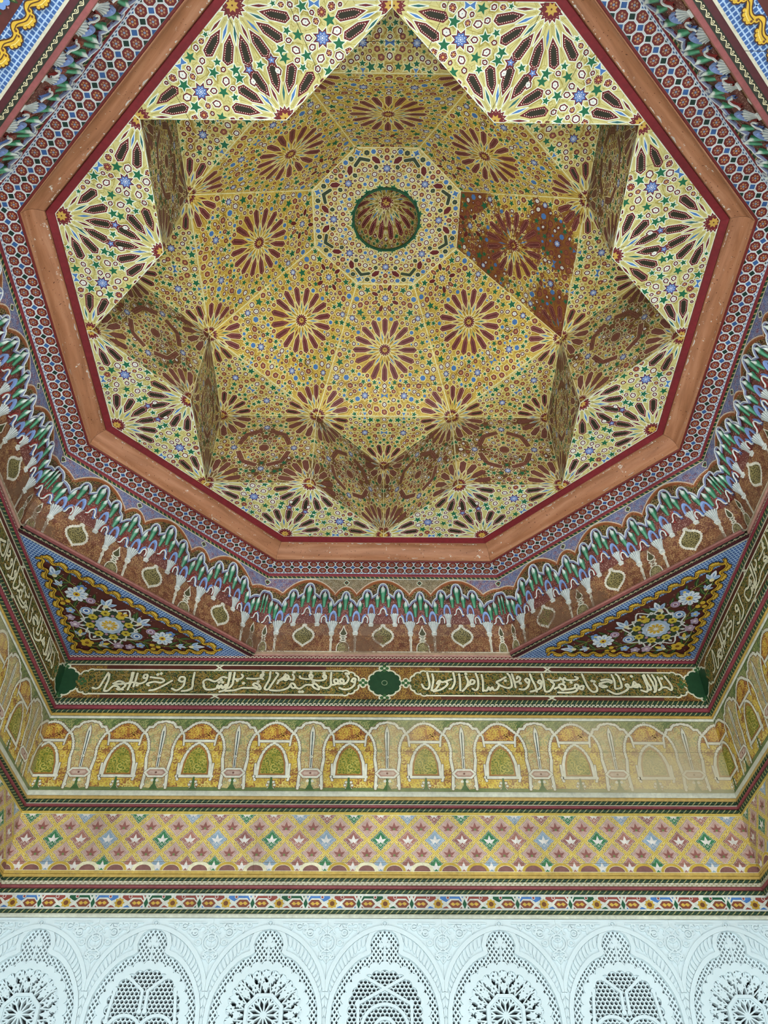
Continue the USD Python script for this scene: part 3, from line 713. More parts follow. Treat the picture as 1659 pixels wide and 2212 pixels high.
def wall_paint(tan):
    reg = box(-UH, -.745, UH, zc(330)); A = Art(reg)
    A.add(reg, '#83503a', 1); scrolls(A, reg, .026, ['#a97f55', '#9a6a48', '#b98f62', '#6e3c2c'], 2, 9, 1.5, .15, '#c9a47a')
    W = '#e8e2d2'
    for c in BIG:
        o = rail([(c, zc(408)), (c+.022, zc(432)), (c+.062, zc(458)), (c+.080, zc(492)), (c+.062, zc(530)), (c+.022, zc(558)), (c, zc(572)), (c-.022, zc(558)), (c-.062, zc(530)), (c-.080, zc(492)), (c-.062, zc(458)), (c-.022, zc(432))], True, 5)
        P = Polygon(o); A.add(unary_union([P.buffer(.004)]+[Point(q).buffer(.0085, quad_segs=2) for q in along(P.exterior, .017)]), W, 5)
        inn = P.buffer(-.010); A.add(inn, '#4a4326', 6); scrolls(A, inn, .024, '#a0925e', 7, 4, 1.6, .15)
        for dx, y, r in ((0, 402, .01), (.012, 410, .007), (-.012, 410, .007), (0, 576, .008)): A.add(Point(c+dx, zc(y)).buffer(r, quad_segs=3), W, 5)
    for c in NI+CORN:
        k = .62 if abs(c) > .8 else 1.
        P = Polygon([(c-.046*k, -.742)]+[(c-.046*k*math.cos(t), zc(590)+(zc(540)-zc(590))*math.sin(t)) for t in np.linspace(0, PI, 9)]+[(c+.046*k, -.742)])
        A.add(P.buffer(.005, quad_segs=2), W, 5); A.add(P.buffer(-.003), '#5a5230', 6); scrolls(A, P.buffer(-.006), .018, '#b5a87a', 7, 4, 1.6, .15)
        for y, h in ((530, .024), (516, .016), (502, .026), (485, .014)): A.add(box(c-h*k, zc(y)-.0045, c+h*k, zc(y)+.0045).buffer(.003, quad_segs=2), W, 5); A.add(box(c-h*k*.5, zc(y)-.003, c+h*k*.5, zc(y)+.003), '#4a5238', 6)
        o = Polygon(rail([(c, zc(425)), (c+.012, zc(450)), (c+.026*k, zc(478)), (c, zc(492)), (c-.026*k, zc(478)), (c-.012, zc(450))], True, 4)); A.add(o.buffer(.004), W, 5); A.add(o.buffer(-.003), '#4c4a2c', 6); A.dots([(c, zc(420))], .006, W, 6)
    for u in CAPS_A:
        A.add(box(u-.0085, -.742, u+.0085, zc(470)), W, 5)
        for y, h in ((490, .016), (522, .013), (530, .013), (622, .013), (632, .018)): A.add(box(u-h, zc(y)-.004, u+h, zc(y)+.004), W, 6)
        A.line([(u-.003, -.735), (u-.003, zc(500))], .002, '#a8988a', 7)
    A.add(box(-UH, -.745, UH, -.735), '#ddd0b8', 8)
    return A
def leaf_mesh(m, u, yt, yb, w, h0=.006, h1=.030):
    zt, zb = zc(yt), zc(yb); P, C = [], []
    g1, g2, wh, br = lin('#23694a'), lin('#63ac88'), lin('#e6efe8'), lin('#6e3a34')
    for i in range(8):
        t = i/7; z = zb+(zt-zb)*t; ww = w*(.42+.62*t-.06*t*t) if t < .72 else w*1.0*math.sqrt(max(0., 1-((t-.72)/.285)**2)); h = h0+(h1-h0)*t**1.3
        row, cr = [], []
        for k in range(7):
            x = (k-3)/3; ridge = .012*(1-abs(x))*(.3+t)
            row.append(fz(u+ww*x, z, h+ridge-.010*abs(x)*t)); q = abs(x)
            col = g1 if q > .5 else g2
            if q < .36: col = wh if t > .6 else g2
            if q > .8: col = br if t < .5 else g1
            cr.append(col)
        P.append(row); C.append(cr)
    m.grid(np.array(P), np.array(C))
def hood_mesh(m, u, yt, yb, w, c1, c2, h=.024, inner=None):
    """A little pointed arch standing out from the carving, with a dotted cell inside it."""
    zt, zb = zc(yt), zc(yb)
    def arc(k, n=9): return [(u+w*k*math.cos(a)*(1 if abs(math.cos(a)) > .3 else 1), zb+(zt-zb)*(1-(1-k)*.55)*math.sin(a)**.85) for a in np.linspace(PI, 0, n)]
    o, i = arc(1.), arc(.62)
    R = np.array([[fz(x, z, h*.35) for x, z in o], [fz(x, z, h) for x, z in o], [fz(x, z, h*.9) for x, z in i], [fz(x, z, h*.25) for x, z in i]])
    n = len(o); col = np.array([[lin(c1 if k <= n//2 else c2) for k in range(n)]]*4)
    m.grid(R, col)
    if inner is not None:
        m = inner; P = np.array([fz(x, z, h*.28) for x, z in i]); m.add(np.vstack([P, [fz(u, zb, h*.28)]]), [[k, k+1, n] for k in range(n-1)], '#7c3f3a')
        for q in range(5):
            x, z = i[1+q*(n-2)//5]; x = u+(x-u)*.7; z = zb+(z-zb)*.72; d = fz(x, z, h*.33); e = .0026
            m.add([d+[-e, 0, 0], d+[e, 0, 0], d+[0, 0, e*1.3]], [[0, 1, 2]], '#e2cdbc')
def capital_mesh(m, u, yt, yb, wt, wb, collar=None):
    zt, zb = zc(yt), zc(yb); P, C = [], []; W, G = lin('#e9ebe6'), lin('#9aa6ac')
    for i in range(8):
        t = i/7; w = wb+(wt-wb)*t**1.7; row, cr = [], []
        for k in range(15):
            a = PI*k/14; fl = (1-.16*t*(k % 2)); row.append(fz(u-w*math.cos(a)*(fl if 0 < k < 14 else 1), zb+(zt-zb)*t-(.004*(k % 2) if i == 7 else 0), .003+.62*w*math.sin(a)*fl)); cr.append(G if k % 2 and t > .1 else W)
        P.append(row); C.append(cr)
    m.grid(np.array(P), np.array(C))
    top = np.array(P[-1]); m.add(np.vstack([top, [fz(u, zt, 0.)]]), [[k, k+1, 15] for k in range(14)], '#cdd4da')
    m = collar or m
    for z, ww, hh in ((zb-.002, wb*1.25, .008), (zb-.012, wb*1.05, .006)):
        lo, hi = fz(u-ww, z-.0035, hh), fz(u+ww, z+.0035, hh); m.box((lo[0], lo[1]-.006, z-.0035), (hi[0], lo[1]+.012, z+.0035), '#e9ebe6')
def make_frieze(mtx, label, tan=False):
    t = thing('muqarnas_frieze', label, 'carved frieze', mtx, 'carved and painted muqarnas friezes of the octagon')
    FA, WP = frieze_art(tan), wall_paint(tan)
    FA.put('arch_board', 'painted_frieze', t, box(-UH, -.36, UH, -.152), ffn); 
    r = FA.mesh(box(-UH, zc(300), UH, -.36), ffn)
    if r: obj('arch_board', r[0], 'painted_frieze', t, r[1])
    for lo, hi in ((-.745, -.60), (-.60, zc(330))): WP.put('painted_board', 'painted_frieze_worn', t, box(-UH, lo, UH, hi), ffn)
    rl = rim_line(); under = Polygon(rl+[(UH, zc(400)), (-UH, zc(400))]).buffer(0)
    B = Art(under); B.add(under, '#74403a', 3); rg = random.Random(4)
    B.dots([(rg.uniform(-UH, UH), rg.uniform(zc(400), zc(110))) for _ in range(2600)], .0024, '#d9b9a8', 4)
    for lo, hi in ((-.60, -.36), (-.36, -.2)):
        r = B.mesh(box(-UH, lo, UH, hi), lambda V: fz(V[:, 0], V[:, 1], V[:, 2]*1.5+.004))
        if r: obj('dotted_ground', r[0], 'painted_frieze', t, r[1])
    R = [fz(x, z, .026) for x, z in rl]
    m = tube(R, .0085, 6, '#8890b4'); tube([fz(x, z+.006, .033) for x, z in rl], .0048, 5, '#dfe4e8', m); tube([fz(x, z-.007, .022) for x, z in rl], .0045, 5, '#5c2a3c', m)
    m.put('scalloped_rim', 'carved_paint', t)
    def one(name, f, *a):
        q, sub = Mesh3(), Mesh3()
        if f is leaf_mesh: f(q, *a)
        else: f(q, *a, **{'inner' if f is hood_mesh else 'collar': sub})
        p = q.put(name, 'carved_paint', t)
        if sub.V: sub.put('dotted_cell' if f is hood_mesh else 'collar', 'carved_paint', p)
    for c in BIG:
        one('leaf', leaf_mesh, c, 116, 236, .034)
        for s in (-1, 1):
            for dx, yt, yb, w in ((.0455, 188, 270, .026), (.131, 166, 270, .031), (.186, 238, 336, .028)): one('leaf', leaf_mesh, c+s*dx, yt, yb, w)
            one('blue_hood', hood_mesh, c+s*.094, 252, 330, .030, '#8aa4dc', '#8aa4dc'); one('red_hood', hood_mesh, c+s*.141, 330, 400, .031, '#6f8fd0' if s < 0 else '#9a3a34', '#9a3a34' if s < 0 else '#6f8fd0', .02)
        for s in (-1, 1):
            for dx, yt, yb in ((.045, 272, 330), (.138, 276, 336), (.178, 320, 372)): one('dotted_scale', hood_mesh, c+s*dx, yt, yb, .024, '#8a4a42', '#8a4a42', .014)
        one('red_hood', hood_mesh, c, 262, 345, .036, '#9a3a36', '#6f8fd0', .02)
        P = LOW_B[0]
        for q in (zpts(c, P[::-1], -1)+zpts(c, P, 1)[1:], zpts(c, LOW_B[1], 1), zpts(c, LOW_B[1], -1)): tube([fz(x, z, .024) for x, z in rail(q, n=3)], .0052, 5, '#e8ebe8').put('white_arch_edge', 'carved_paint', t)
    for c in NI:
        one('dotted_scale', hood_mesh, c, 296, 352, .026, '#8a4a42', '#8a4a42', .014)
        one('leaf', leaf_mesh, c, 180, 290, .030)
        for s in (-1, 1): one('leaf', leaf_mesh, c+s*.045, 248, 344, .027)
        one('red_hood', hood_mesh, c, 330, 408, .036, '#9a3a36', '#6f8fd0', .02)
        m = Mesh3(); tube([fz(x, z, .024) for x, z in rail(zpts(c, LOW_N[::-1], -1)+zpts(c, LOW_N, 1)[1:], n=3)], .0052, 5, '#e8ebe8', m); m.put('white_arch_edge', 'carved_paint', t)
    for s in (-1, 1):
        for dx, yt, yb, w in ((.014, 190, 320, .016), (.058, 236, 350, .027), (.104, 262, 366, .026)): one('leaf', leaf_mesh, s*(UH-dx), yt, yb, w)
        c = s*.915; one('red_hood', hood_mesh, c, 330, 408, .034, '#9a3a36', '#6f8fd0', .02)
        m = Mesh3(); tube([fz(x, z, .024) for x, z in rail(zpts(c, LOW_N[::-1], -1)+zpts(c, LOW_N, 1)[1:], n=3)], .0052, 5, '#e8ebe8', m); m.put('white_arch_edge', 'carved_paint', t)
    for u in CAPS_A: one('blue_hood', hood_mesh, u, 306, 388, .032, '#8aa4dc', '#8aa4dc'); one('capital', capital_mesh, u, 390, 470, .047, .017)
    for u in CAPS_B: one('capital', capital_mesh, u, 326, 402, .042, .016)
    return t
paint('painted_frieze_worn', dirt=.4, flake=(.86, .8), flake_col=(.16, .085, .05))
fr = {'LL': 'far left diagonal side', 'L': 'on the left side, seen steeply', 'R': 'on the right side, seen steeply', 'LR': 'far right diagonal side', 'UL': 'seen from below at the upper left', 'UR': 'seen from below at the upper right', 'T': 'over the near side'}
make_frieze(rotz(0, (0, 0, Z0)), 'carved muqarnas frieze of green leaves and white capitals on the far side, above the inscription', True)
sides(make_frieze, lambda k: f'carved muqarnas frieze of green leaves and white capitals, {fr[k]}', ('LL', 'L', 'UL', 'UR', 'R', 'LR'))

# ---------------------------------------------------------------- rails under the friezes
def rail_diag(mtx, label):
    t = thing('pink_rail', label, 'rail', mtx, 'pink rails edging the corner panels')
    m = Mesh3(); oct_strip(m, [(2.318, -.742), (2.285, -.746), (2.268, -.752), (2.260, -.764), (2.264, -.774), (2.286, -.776)], ['#d9c8ae', '#b98a7c', '#a9746c', '#9c665e', '#8a4c4c']); m.put('rail', 'painted_frieze', t)
    A = Art(); A.add(Polygon([(-2.286*T8, 2.286), (2.286*T8, 2.286), (2.343*T8, 2.343), (-2.343*T8, 2.343)]), '#262a20', 1); A.add(Polygon([(-2.314*T8, 2.314), (2.314*T8, 2.314), (2.343*T8, 2.343), (-2.343*T8, 2.343)]), '#4c1c24', 2)
    for i in range(-24, 25):
        x = i*.039; k = 1 if i % 2 else -1
        p = [(x+.019*math.cos(a)*0+(-.019+.038*q), 2.30+.006*math.sin(q*2*PI)) for q, a in ((j/8, 0) for j in range(9))]
        A.line(p, .0035, '#dccfa8', 3); sp = [(x+.010+.0065*(1-j/12)*math.cos(j*.75), 2.303+.0065*(1-j/12)*math.sin(j*.75)) for j in range(9)]; A.line(sp, .003, '#dccfa8', 3)
    A.put('scroll_band', 'painted_frieze', t, fn=lambda V: np.c_[V[:, 0], V[:, 1], -.777-V[:, 2]])
    return t
sides(rail_diag, lambda k: f'faded pink rail with a cream scroll line, {WS[k]} of the octagon', ('LL', 'UL', 'UR', 'LR'))
def rail_wall(mtx, label):
    t = thing('cream_rail', label, 'rail', mtx, 'cream rails over the inscription boards')
    m = Mesh3(); oct_strip(m, [(2.318, -.742), (2.306, -.748), (2.302, -.770), (2.31, -.778), (2.335, -.780)], ['#d9c8ae', '#c4a58a', '#b98a7c', '#9c665e']); m.put('rail', 'painted_frieze', t)
    return t
sides(rail_wall, lambda k: f'narrow cream and pink rail under the {WS[k]} muqarnas frieze', ('B', 'L', 'R'))
# ---------------------------------------------------------------- corner panels: right triangles between the octagon and the room's corners
WALL = 2.331
LEG = 2*WALL-2.341*math.sqrt(2)
def flower_daisy(A, c, r, lev, pet='#dfe6ee', inner='#8fb0da', mid='#e0b93a', n=9, core='#7a3a2a'):
    for k in range(n):
        g = place(Polygon([(.2, 0), (.55, .19), (.85, .2), (1, 0), (.85, -.2), (.55, -.19)]).buffer(.04, quad_segs=2), c, 2*PI*k/n, r); A.add(g, pet, lev)
        A.add(place(Polygon([(.3, 0), (.55, .07), (.8, 0), (.55, -.07)]), c, 2*PI*k/n, r), inner, lev+1)
    A.add(Point(c).buffer(r*.3, quad_segs=3), mid, lev+2); A.add(Point(c).buffer(r*.13, quad_segs=2), core, lev+3)
def flower_lily(A, c, a, r, lev, col='#a9c0de', dark='#7f9cc8', hi='#dfe8f2'):
    for d, w in ((-.75, .8), (.75, .8), (0, 1.)):
        A.add(place(Polygon(rail([(0, 0), (.5, .24), (.95, .1), (1.05, -.05), (.5, -.2)], True, 4)), c, a+d, r*w), col if d else hi, lev); A.add(place(Polygon([(.15, .0), (.6, .08), (.85, 0), (.6, -.05)]), c, a+d, r*w), dark, lev+1)
    A.add(place(Point(0, 0).buffer(.2, quad_segs=2), c, 0, r), '#e8dcae', lev+2)
def flower_ring(A, c, r, lev, o='#a7c0de', m='#e9eef2', i='#3f63a6'):
    for k, col in ((1., o), (.72, '#5a6ea0'), (.6, m), (.32, i)): A.add(Point(c).buffer(r*k, quad_segs=4), col, lev); lev += 1
def flower_small(A, c, r, lev, col, mid='#e4d27a', n=5):
    for k in range(n): A.add(Point(P2(r*.6, k*2*PI/n, c)).buffer(r*.42, quad_segs=2), col, lev)
    A.add(Point(c).buffer(r*.32, quad_segs=2), mid, lev+1)
def leafy(A, c, a, r, lev, col='#2f4a2c', vein='#7d8a4a'):
    A.add(place(Polygon(rail([(0, 0), (.4, .2), (.8, .12), (1.1, -.1), (.7, -.14), (.3, -.1)], True, 4)), c, a, r), col, lev); A.add(place(LineString([(.1, 0), (.5, .04), (.95, -.05)]).buffer(.02), c, a, r), vein, lev+1)
def corner_art():
    tri = Polygon([(0, 0), (LEG, 0), (0, LEG)]); A = Art(tri); A.add(tri, '#3a5f9c', 1)
    inner = Polygon([(.078, .078), (LEG-.255, .078), (.078, LEG-.255)]); net = tri.difference(inner.buffer(-.03))
    s = .030
    for k in range(-50, 100):
        for d in (1, -1):
            a = (k*s, -.1) if d > 0 else (k*s, -.1); b = (a[0]+d*1.6, 1.5); A.add(LineString([a, b]).buffer(.0028, cap_style=2).intersection(net), '#a9c2e0', 2)
    A.add(tri.difference(Polygon([(.012, .012), (LEG-.03, .012), (.012, LEG-.03)])), '#c9c4b0', 3)
    for k in range(60): 
        for q in ((k*.024, .006), (.006, k*.024)): A.add(place(box(-.006, -.004, .006, .004), q, .5 if q[1] == .006 else 1.07), '#7a2c34', 4)
    A.add(inner, '#55241f', 5)
    rg = random.Random(12); pts = [(rg.random()*LEG, rg.random()*LEG) for _ in range(900)]
    pts = [p for p in pts if inner.buffer(-.02).contains(Point(p))]; A.dots(pts, .0045, '#b98878', 6)
    # winding stems with leaves
    for st in ([(.3, .2), (.52, .2), (.7, .14), (.9, .12)], [(.2, .3), (.2, .52), (.14, .7), (.12, .9)], [(.55, .42), (.66, .32), (.8, .25), (.95, .14)], [(.42, .55), (.32, .66), (.25, .8), (.14, .95)], [(.15, .15), (.25, .12), (.4, .12)], [(.15, .15), (.12, .25), (.12, .4)], [(.5, .5), (.55, .42), (.6, .45)]):
        q = rail(st, n=6); A.add(LineString(q).buffer(.006), '#35501f', 7); A.add(LineString(q).buffer(.0022), '#a99a44', 8)
        for j in range(2, len(q)-1, 3):
            a = math.atan2(q[j+1][1]-q[j][1], q[j+1][0]-q[j][0])
            for s_ in (.8, -.8): leafy(A, q[j], a+s_, .085, 7, '#2c4a26' if s_ > 0 else '#24401f')
    # medallion
    c = (.385, .385)
    o = []
    for k in range(16): o.append(P2(.232 if k % 2 == 0 else .17, k*PI/8+PI/4, c))
    M = Polygon(rail(o, True, 3)); A.add(M.buffer(.012), '#dfe0da', 12); A.add(M, '#4a2020', 13); A.add(Polygon(rail([P2(.17 if k % 2 else .195, k*PI/8+PI/4, c) for k in range(16)], True, 3)), '#2d3f30', 14)
    A.add(LineString(list(star(c, .2, 8, .72, PI/4+PI/8).exterior.coords)).buffer(.006), '#d9dcd6', 15)
    for k in range(8):
        p = P2(.137, k*PI/4+PI/4, c); flower_small(A, p, .034, 16, '#c9b33e', '#6a5a1e', 6); A.add(Point(P2(.115, k*PI/4+PI/8+PI/4, c)).buffer(.012), '#b98a9a', 16)
        A.add(place(Polygon([(0, 0), (.03, .012), (.05, 0), (.03, -.012)]), P2(.165, k*PI/4+PI/4, c), k*PI/4+PI/4), '#dfe0da', 16)
    A.add(Point(c).buffer(.094, quad_segs=6), '#b9c8dc', 17); A.add(unary_union([Point(P2(.082, k*PI/6, c)).buffer(.022, quad_segs=2) for k in range(12)]), '#a9bcd8', 17); A.add(Point(c).buffer(.07, quad_segs=5), '#d6dde4', 18)
    for k in range(10): A.add(place(Polygon([(.012, 0), (.035, .011), (.056, .008), (.056, -.008), (.035, -.011)]), c, k*PI/5), '#d6ab36', 19)
    A.add(Point(c).buffer(.014, quad_segs=3), '#e8e4da', 20)
    def both(f, p, *a, **k):
        f(A, p, *a, **k); 
        if abs(p[0]-p[1]) > .01: f(A, (p[1], p[0]), *[(PI/2-x if (i == 0 and f in (flower_lily,)) else x) for i, x in enumerate(a)], **k)
    both(flower_daisy, (.735, .235), .078, 22); both(flower_lily, (.60, .405), .6, .095, 22); both(flower_lily, (.93, .135), 0., .09, 22); both(flower_ring, (.555, .26), .042, 22)
    both(flower_small, (.66, .13), .045, 22, '#d8b23a', '#8a5a20', 3); both(flower_lily, (.83, .15), -.4, .06, 22); both(flower_small, (.80, .285), .036, 22, '#6d8fc8'); both(flower_ring, (.665, .315), .034, 22, '#b994a8', '#d9c0cc', '#8a5a72')
    both(flower_small, (.19, .36) if False else (.40, .145), .04, 22, '#b9a0b4', '#e4d8dc', 5); both(flower_small, (.48, .13), .036, 22, '#b09cb4', '#e0d4d8', 5); both(flower_lily, (.27, .15), .3, .07, 22, '#8fb0dc', '#d8b23a', '#e4c65a'); both(flower_small, (.56, .15), .034, 22, '#8fb0dc')
    flower_small(A, (.18, .18), .05, 22, '#d8b23a', '#8a5a20', 5); both(flower_small, (.50, .505), .04, 22, '#d8b23a', '#8a5a20', 3)
    # yellow acanthus scroll round the edge
    def path(p, q, n):
        for i in range(n):
            a = np.array(p)+(np.array(q)-p)*i/n; b = np.array(p)+(np.array(q)-p)*(i+1)/n; L = np.linalg.norm(b-a); ang = math.atan2(b[1]-a[1], b[0]-a[0])
            top = [(0, .16), (.25, .30), (.55, .20), (.85, -.02), (1.0, .06), (1.12, .22)]; bot = [(1.16, .05), (1.02, -.16), (.8, -.22), (.5, -.02), (.25, .04), (.02, -.06)]
            B = Polygon(rail(top+bot, True, 4)).buffer(0); lob = [Point(x, y).buffer(r, quad_segs=3) for x, y, r in ((.18, .3, .09), (.34, .33, .085), (.5, .28, .08), (.64, .2, .07), (1.1, .2, .1), (0.0, .02, .11))]
            G = unary_union([B]+lob); A.add(place(G.buffer(.05), a, ang, L), '#4a2a16', 30); A.add(place(G, a, ang, L), '#d3aa34', 31)
            A.add(place(LineString(rail([(.1, .12), (.4, .12), (.75, -.06), (1.0, -.04)], n=4)).buffer(.022), a, ang, L), '#5a3a14', 32)
            for x, y, r in ((1.1, .2, .05), (0.0, .02, .055)): A.add(place(Point(x, y).buffer(r, quad_segs=2), a, ang, L), '#6a4018', 32)
            A.add(place(LineString(rail([(.2, .27), (.45, .24), (.6, .16)], n=3)).buffer(.016), a, ang, L), '#efd67e', 32)
    e = .088; f = LEG-.235-e*.2
    path((f, e), (e, e), 10); path((e, e), (e, f), 10); path((e+.015, f+.02), (f+.02, e+.015), 14)
    return A
def corner_panels():
    A = corner_art(); lab = {'far left': 'triangular flower panel in the far left corner of the ceiling', 'far right': 'triangular flower panel in the far right corner of the ceiling', 'near left': 'flower panel at the top left edge of the photo', 'near right': 'flower panel at the top right edge of the photo'}
    src = None
    for (w, l), (sx, sy) in zip(lab.items(), ((-1, 1), (1, 1), (-1, -1), (1, -1))):
        o = (sx*WALL, sy*WALL, Z0-.778)
        x, y = ((-sx, 0, 0), (0, -sy, 0))
        if np.cross(x, y)[2] > 0: x, y = y, x
        m = frame(o, x, y)
        if src is None:
            src = thing('corner_panel', l, 'ceiling panel', m, 'flower panels in the corners of the ceiling'); tri = A.clip
            c = .62
            for b in boards(tri, [((0, .44), (1, .44))]): A.put('board', 'painted_frieze', src, b)
            bk = trimesh.creation.extrude_polygon(tri.buffer(-.01), .02, engine='earcut'); bk.apply_translation([0, 0, -.0203]); obj('back', bk, 'dark_wood', src)
        else: copy_of(src, m, l)
corner_panels()
# ---------------------------------------------------------------- painted boards round the walls; local space: x along the wall, y = height above the opening, z into the room
def wall_m(k): return {'far': frame((0, WALL, Z0), (1, 0, 0), (0, 0, 1)), 'left': frame((-WALL, 0, Z0), (0, 1, 0), (0, 0, 1)), 'right': frame((WALL, 0, Z0), (0, -1, 0), (0, 0, 1))}[k]
def on_walls(make, label, walls=('far', 'left', 'right')):
    src = None
    for k in walls:
        if src is None: src = make(wall_m(k), label(k))
        else: copy_of(src, wall_m(k), label(k))
    return src
def bars(name, label, mtx, rows, kind='structure'):
    """A horizontal moulding: each row is (part name, z0, z1, how far it stands out, colour or pattern)."""
    t = thing(name, label, 'moulding', mtx, kind=kind)
    for nm, z0, z1, d, pat in rows:
        m = Mesh3(); zc_, r = (z0+z1)/2, abs(z1-z0)/2; X = WALL
        if pat.startswith('rope'):
            g, o = pat.split(':')[1].split(','); n = int(round(2*X/.036))
            for k in range(-1, n+1):
                for a, b, col, rr in ((0, .78, g, 1.), (.78, 1., o, 1.1)):
                    P = []
                    for i, th in enumerate(np.linspace(-1.5, 1.5, 5)):
                        s = .034*i/4; P.append([[min(max(-X+.036*(k+q)+s, -X), X), zc_+r*rr*math.sin(th), d*.35+.65*d*math.cos(th)*rr] for q in (a, b)])
                    P = np.array(P)
                    if (P[:, 1, 0]-P[:, 0, 0]).max() > 1e-6: m.grid(P, col)
        elif pat.startswith('check'):
            c1, c2 = pat.split(':')[1].split(','); n = int(2*X/.03)
            m.box((-X, z1, 0), (X, z0, d), c1)
            for k in range(n):
                x = -X+2*X*k/n
                for j in range(2): xx = x+j*.015+.004; m.add([(xx, z1+r*j, d+.0006), (xx+.012, z1+r*j, d+.0006), (xx+.015, z1+r*(j+1), d+.0006), (xx+.003, z1+r*(j+1), d+.0006)], [[0, 1, 2, 3]], c2)
        else:
            P = [[(x, zc_+r*math.sin(th), d*.4+.6*d*math.cos(th)) for x in (-X, X)] for th in np.linspace(-1.57, 1.57, 7)]
            m.grid(np.array(P), pat)
        m.put(nm, 'painted_frieze', t)
    return t
G1 = 'rope:#23402b,#a9a168'
MOULD = [('under the octagon friezes', [('checked_fillet', -.778, -.796, .012, 'check:#d9cbb4,#7a2f38'), ('red_bead', -.797, -.822, .022, '#8a3340'), ('rope_bead', -.823, -.848, .018, G1)]),
         ('between the inscription and the painted arcade', [('rope_bead', -1.143, -1.176, .02, G1), ('checked_fillet', -1.178, -1.203, .012, 'check:#dcd6c0,#4a5a46'), ('red_bead', -1.205, -1.238, .03, '#8a3a44'), ('rope_bead', -1.239, -1.262, .022, G1), ('yellow_fillet', -1.263, -1.284, .012, '#c3a04e'), ('cream_fillet', -1.285, -1.306, .008, '#dcdccc')]),
         ('between the painted arcade and the lattice board', [('cream_fillet', -1.843, -1.880, .006, '#d6d6c4'), ('yellow_fillet', -1.881, -1.908, .012, '#c6a35c'), ('rope_bead', -1.909, -1.932, .02, G1), ('white_fillet', -1.933, -1.945, .014, '#d5cfbb'), ('red_bead', -1.946, -1.964, .03, '#8c4348'), ('rope_bead', -1.965, -1.988, .022, G1)]),
         ('between the lattice board and the cartouche board', [('yellow_fillet', -2.392, -2.414, .008, '#cdaa58'), ('rope_bead', -2.415, -2.438, .018, G1), ('checked_fillet', -2.439, -2.461, .014, 'check:#d6d0b8,#a9a080'), ('red_bead', -2.462, -2.484, .026, '#8f4a4c'), ('rope_bead', -2.485, -2.508, .02, G1)]),
         ('over the white plaster wall', [('rope_bead', -2.604, -2.626, .018, G1), ('cream_fillet', -2.627, -2.652, .012, '#d9d9c6')])]
for i, (w, rows) in enumerate(MOULD): on_walls(lambda m, l: bars(f'trim_{i+1}', l, m, rows), lambda k: f'striped rope moulding on the {k} wall, {w}')

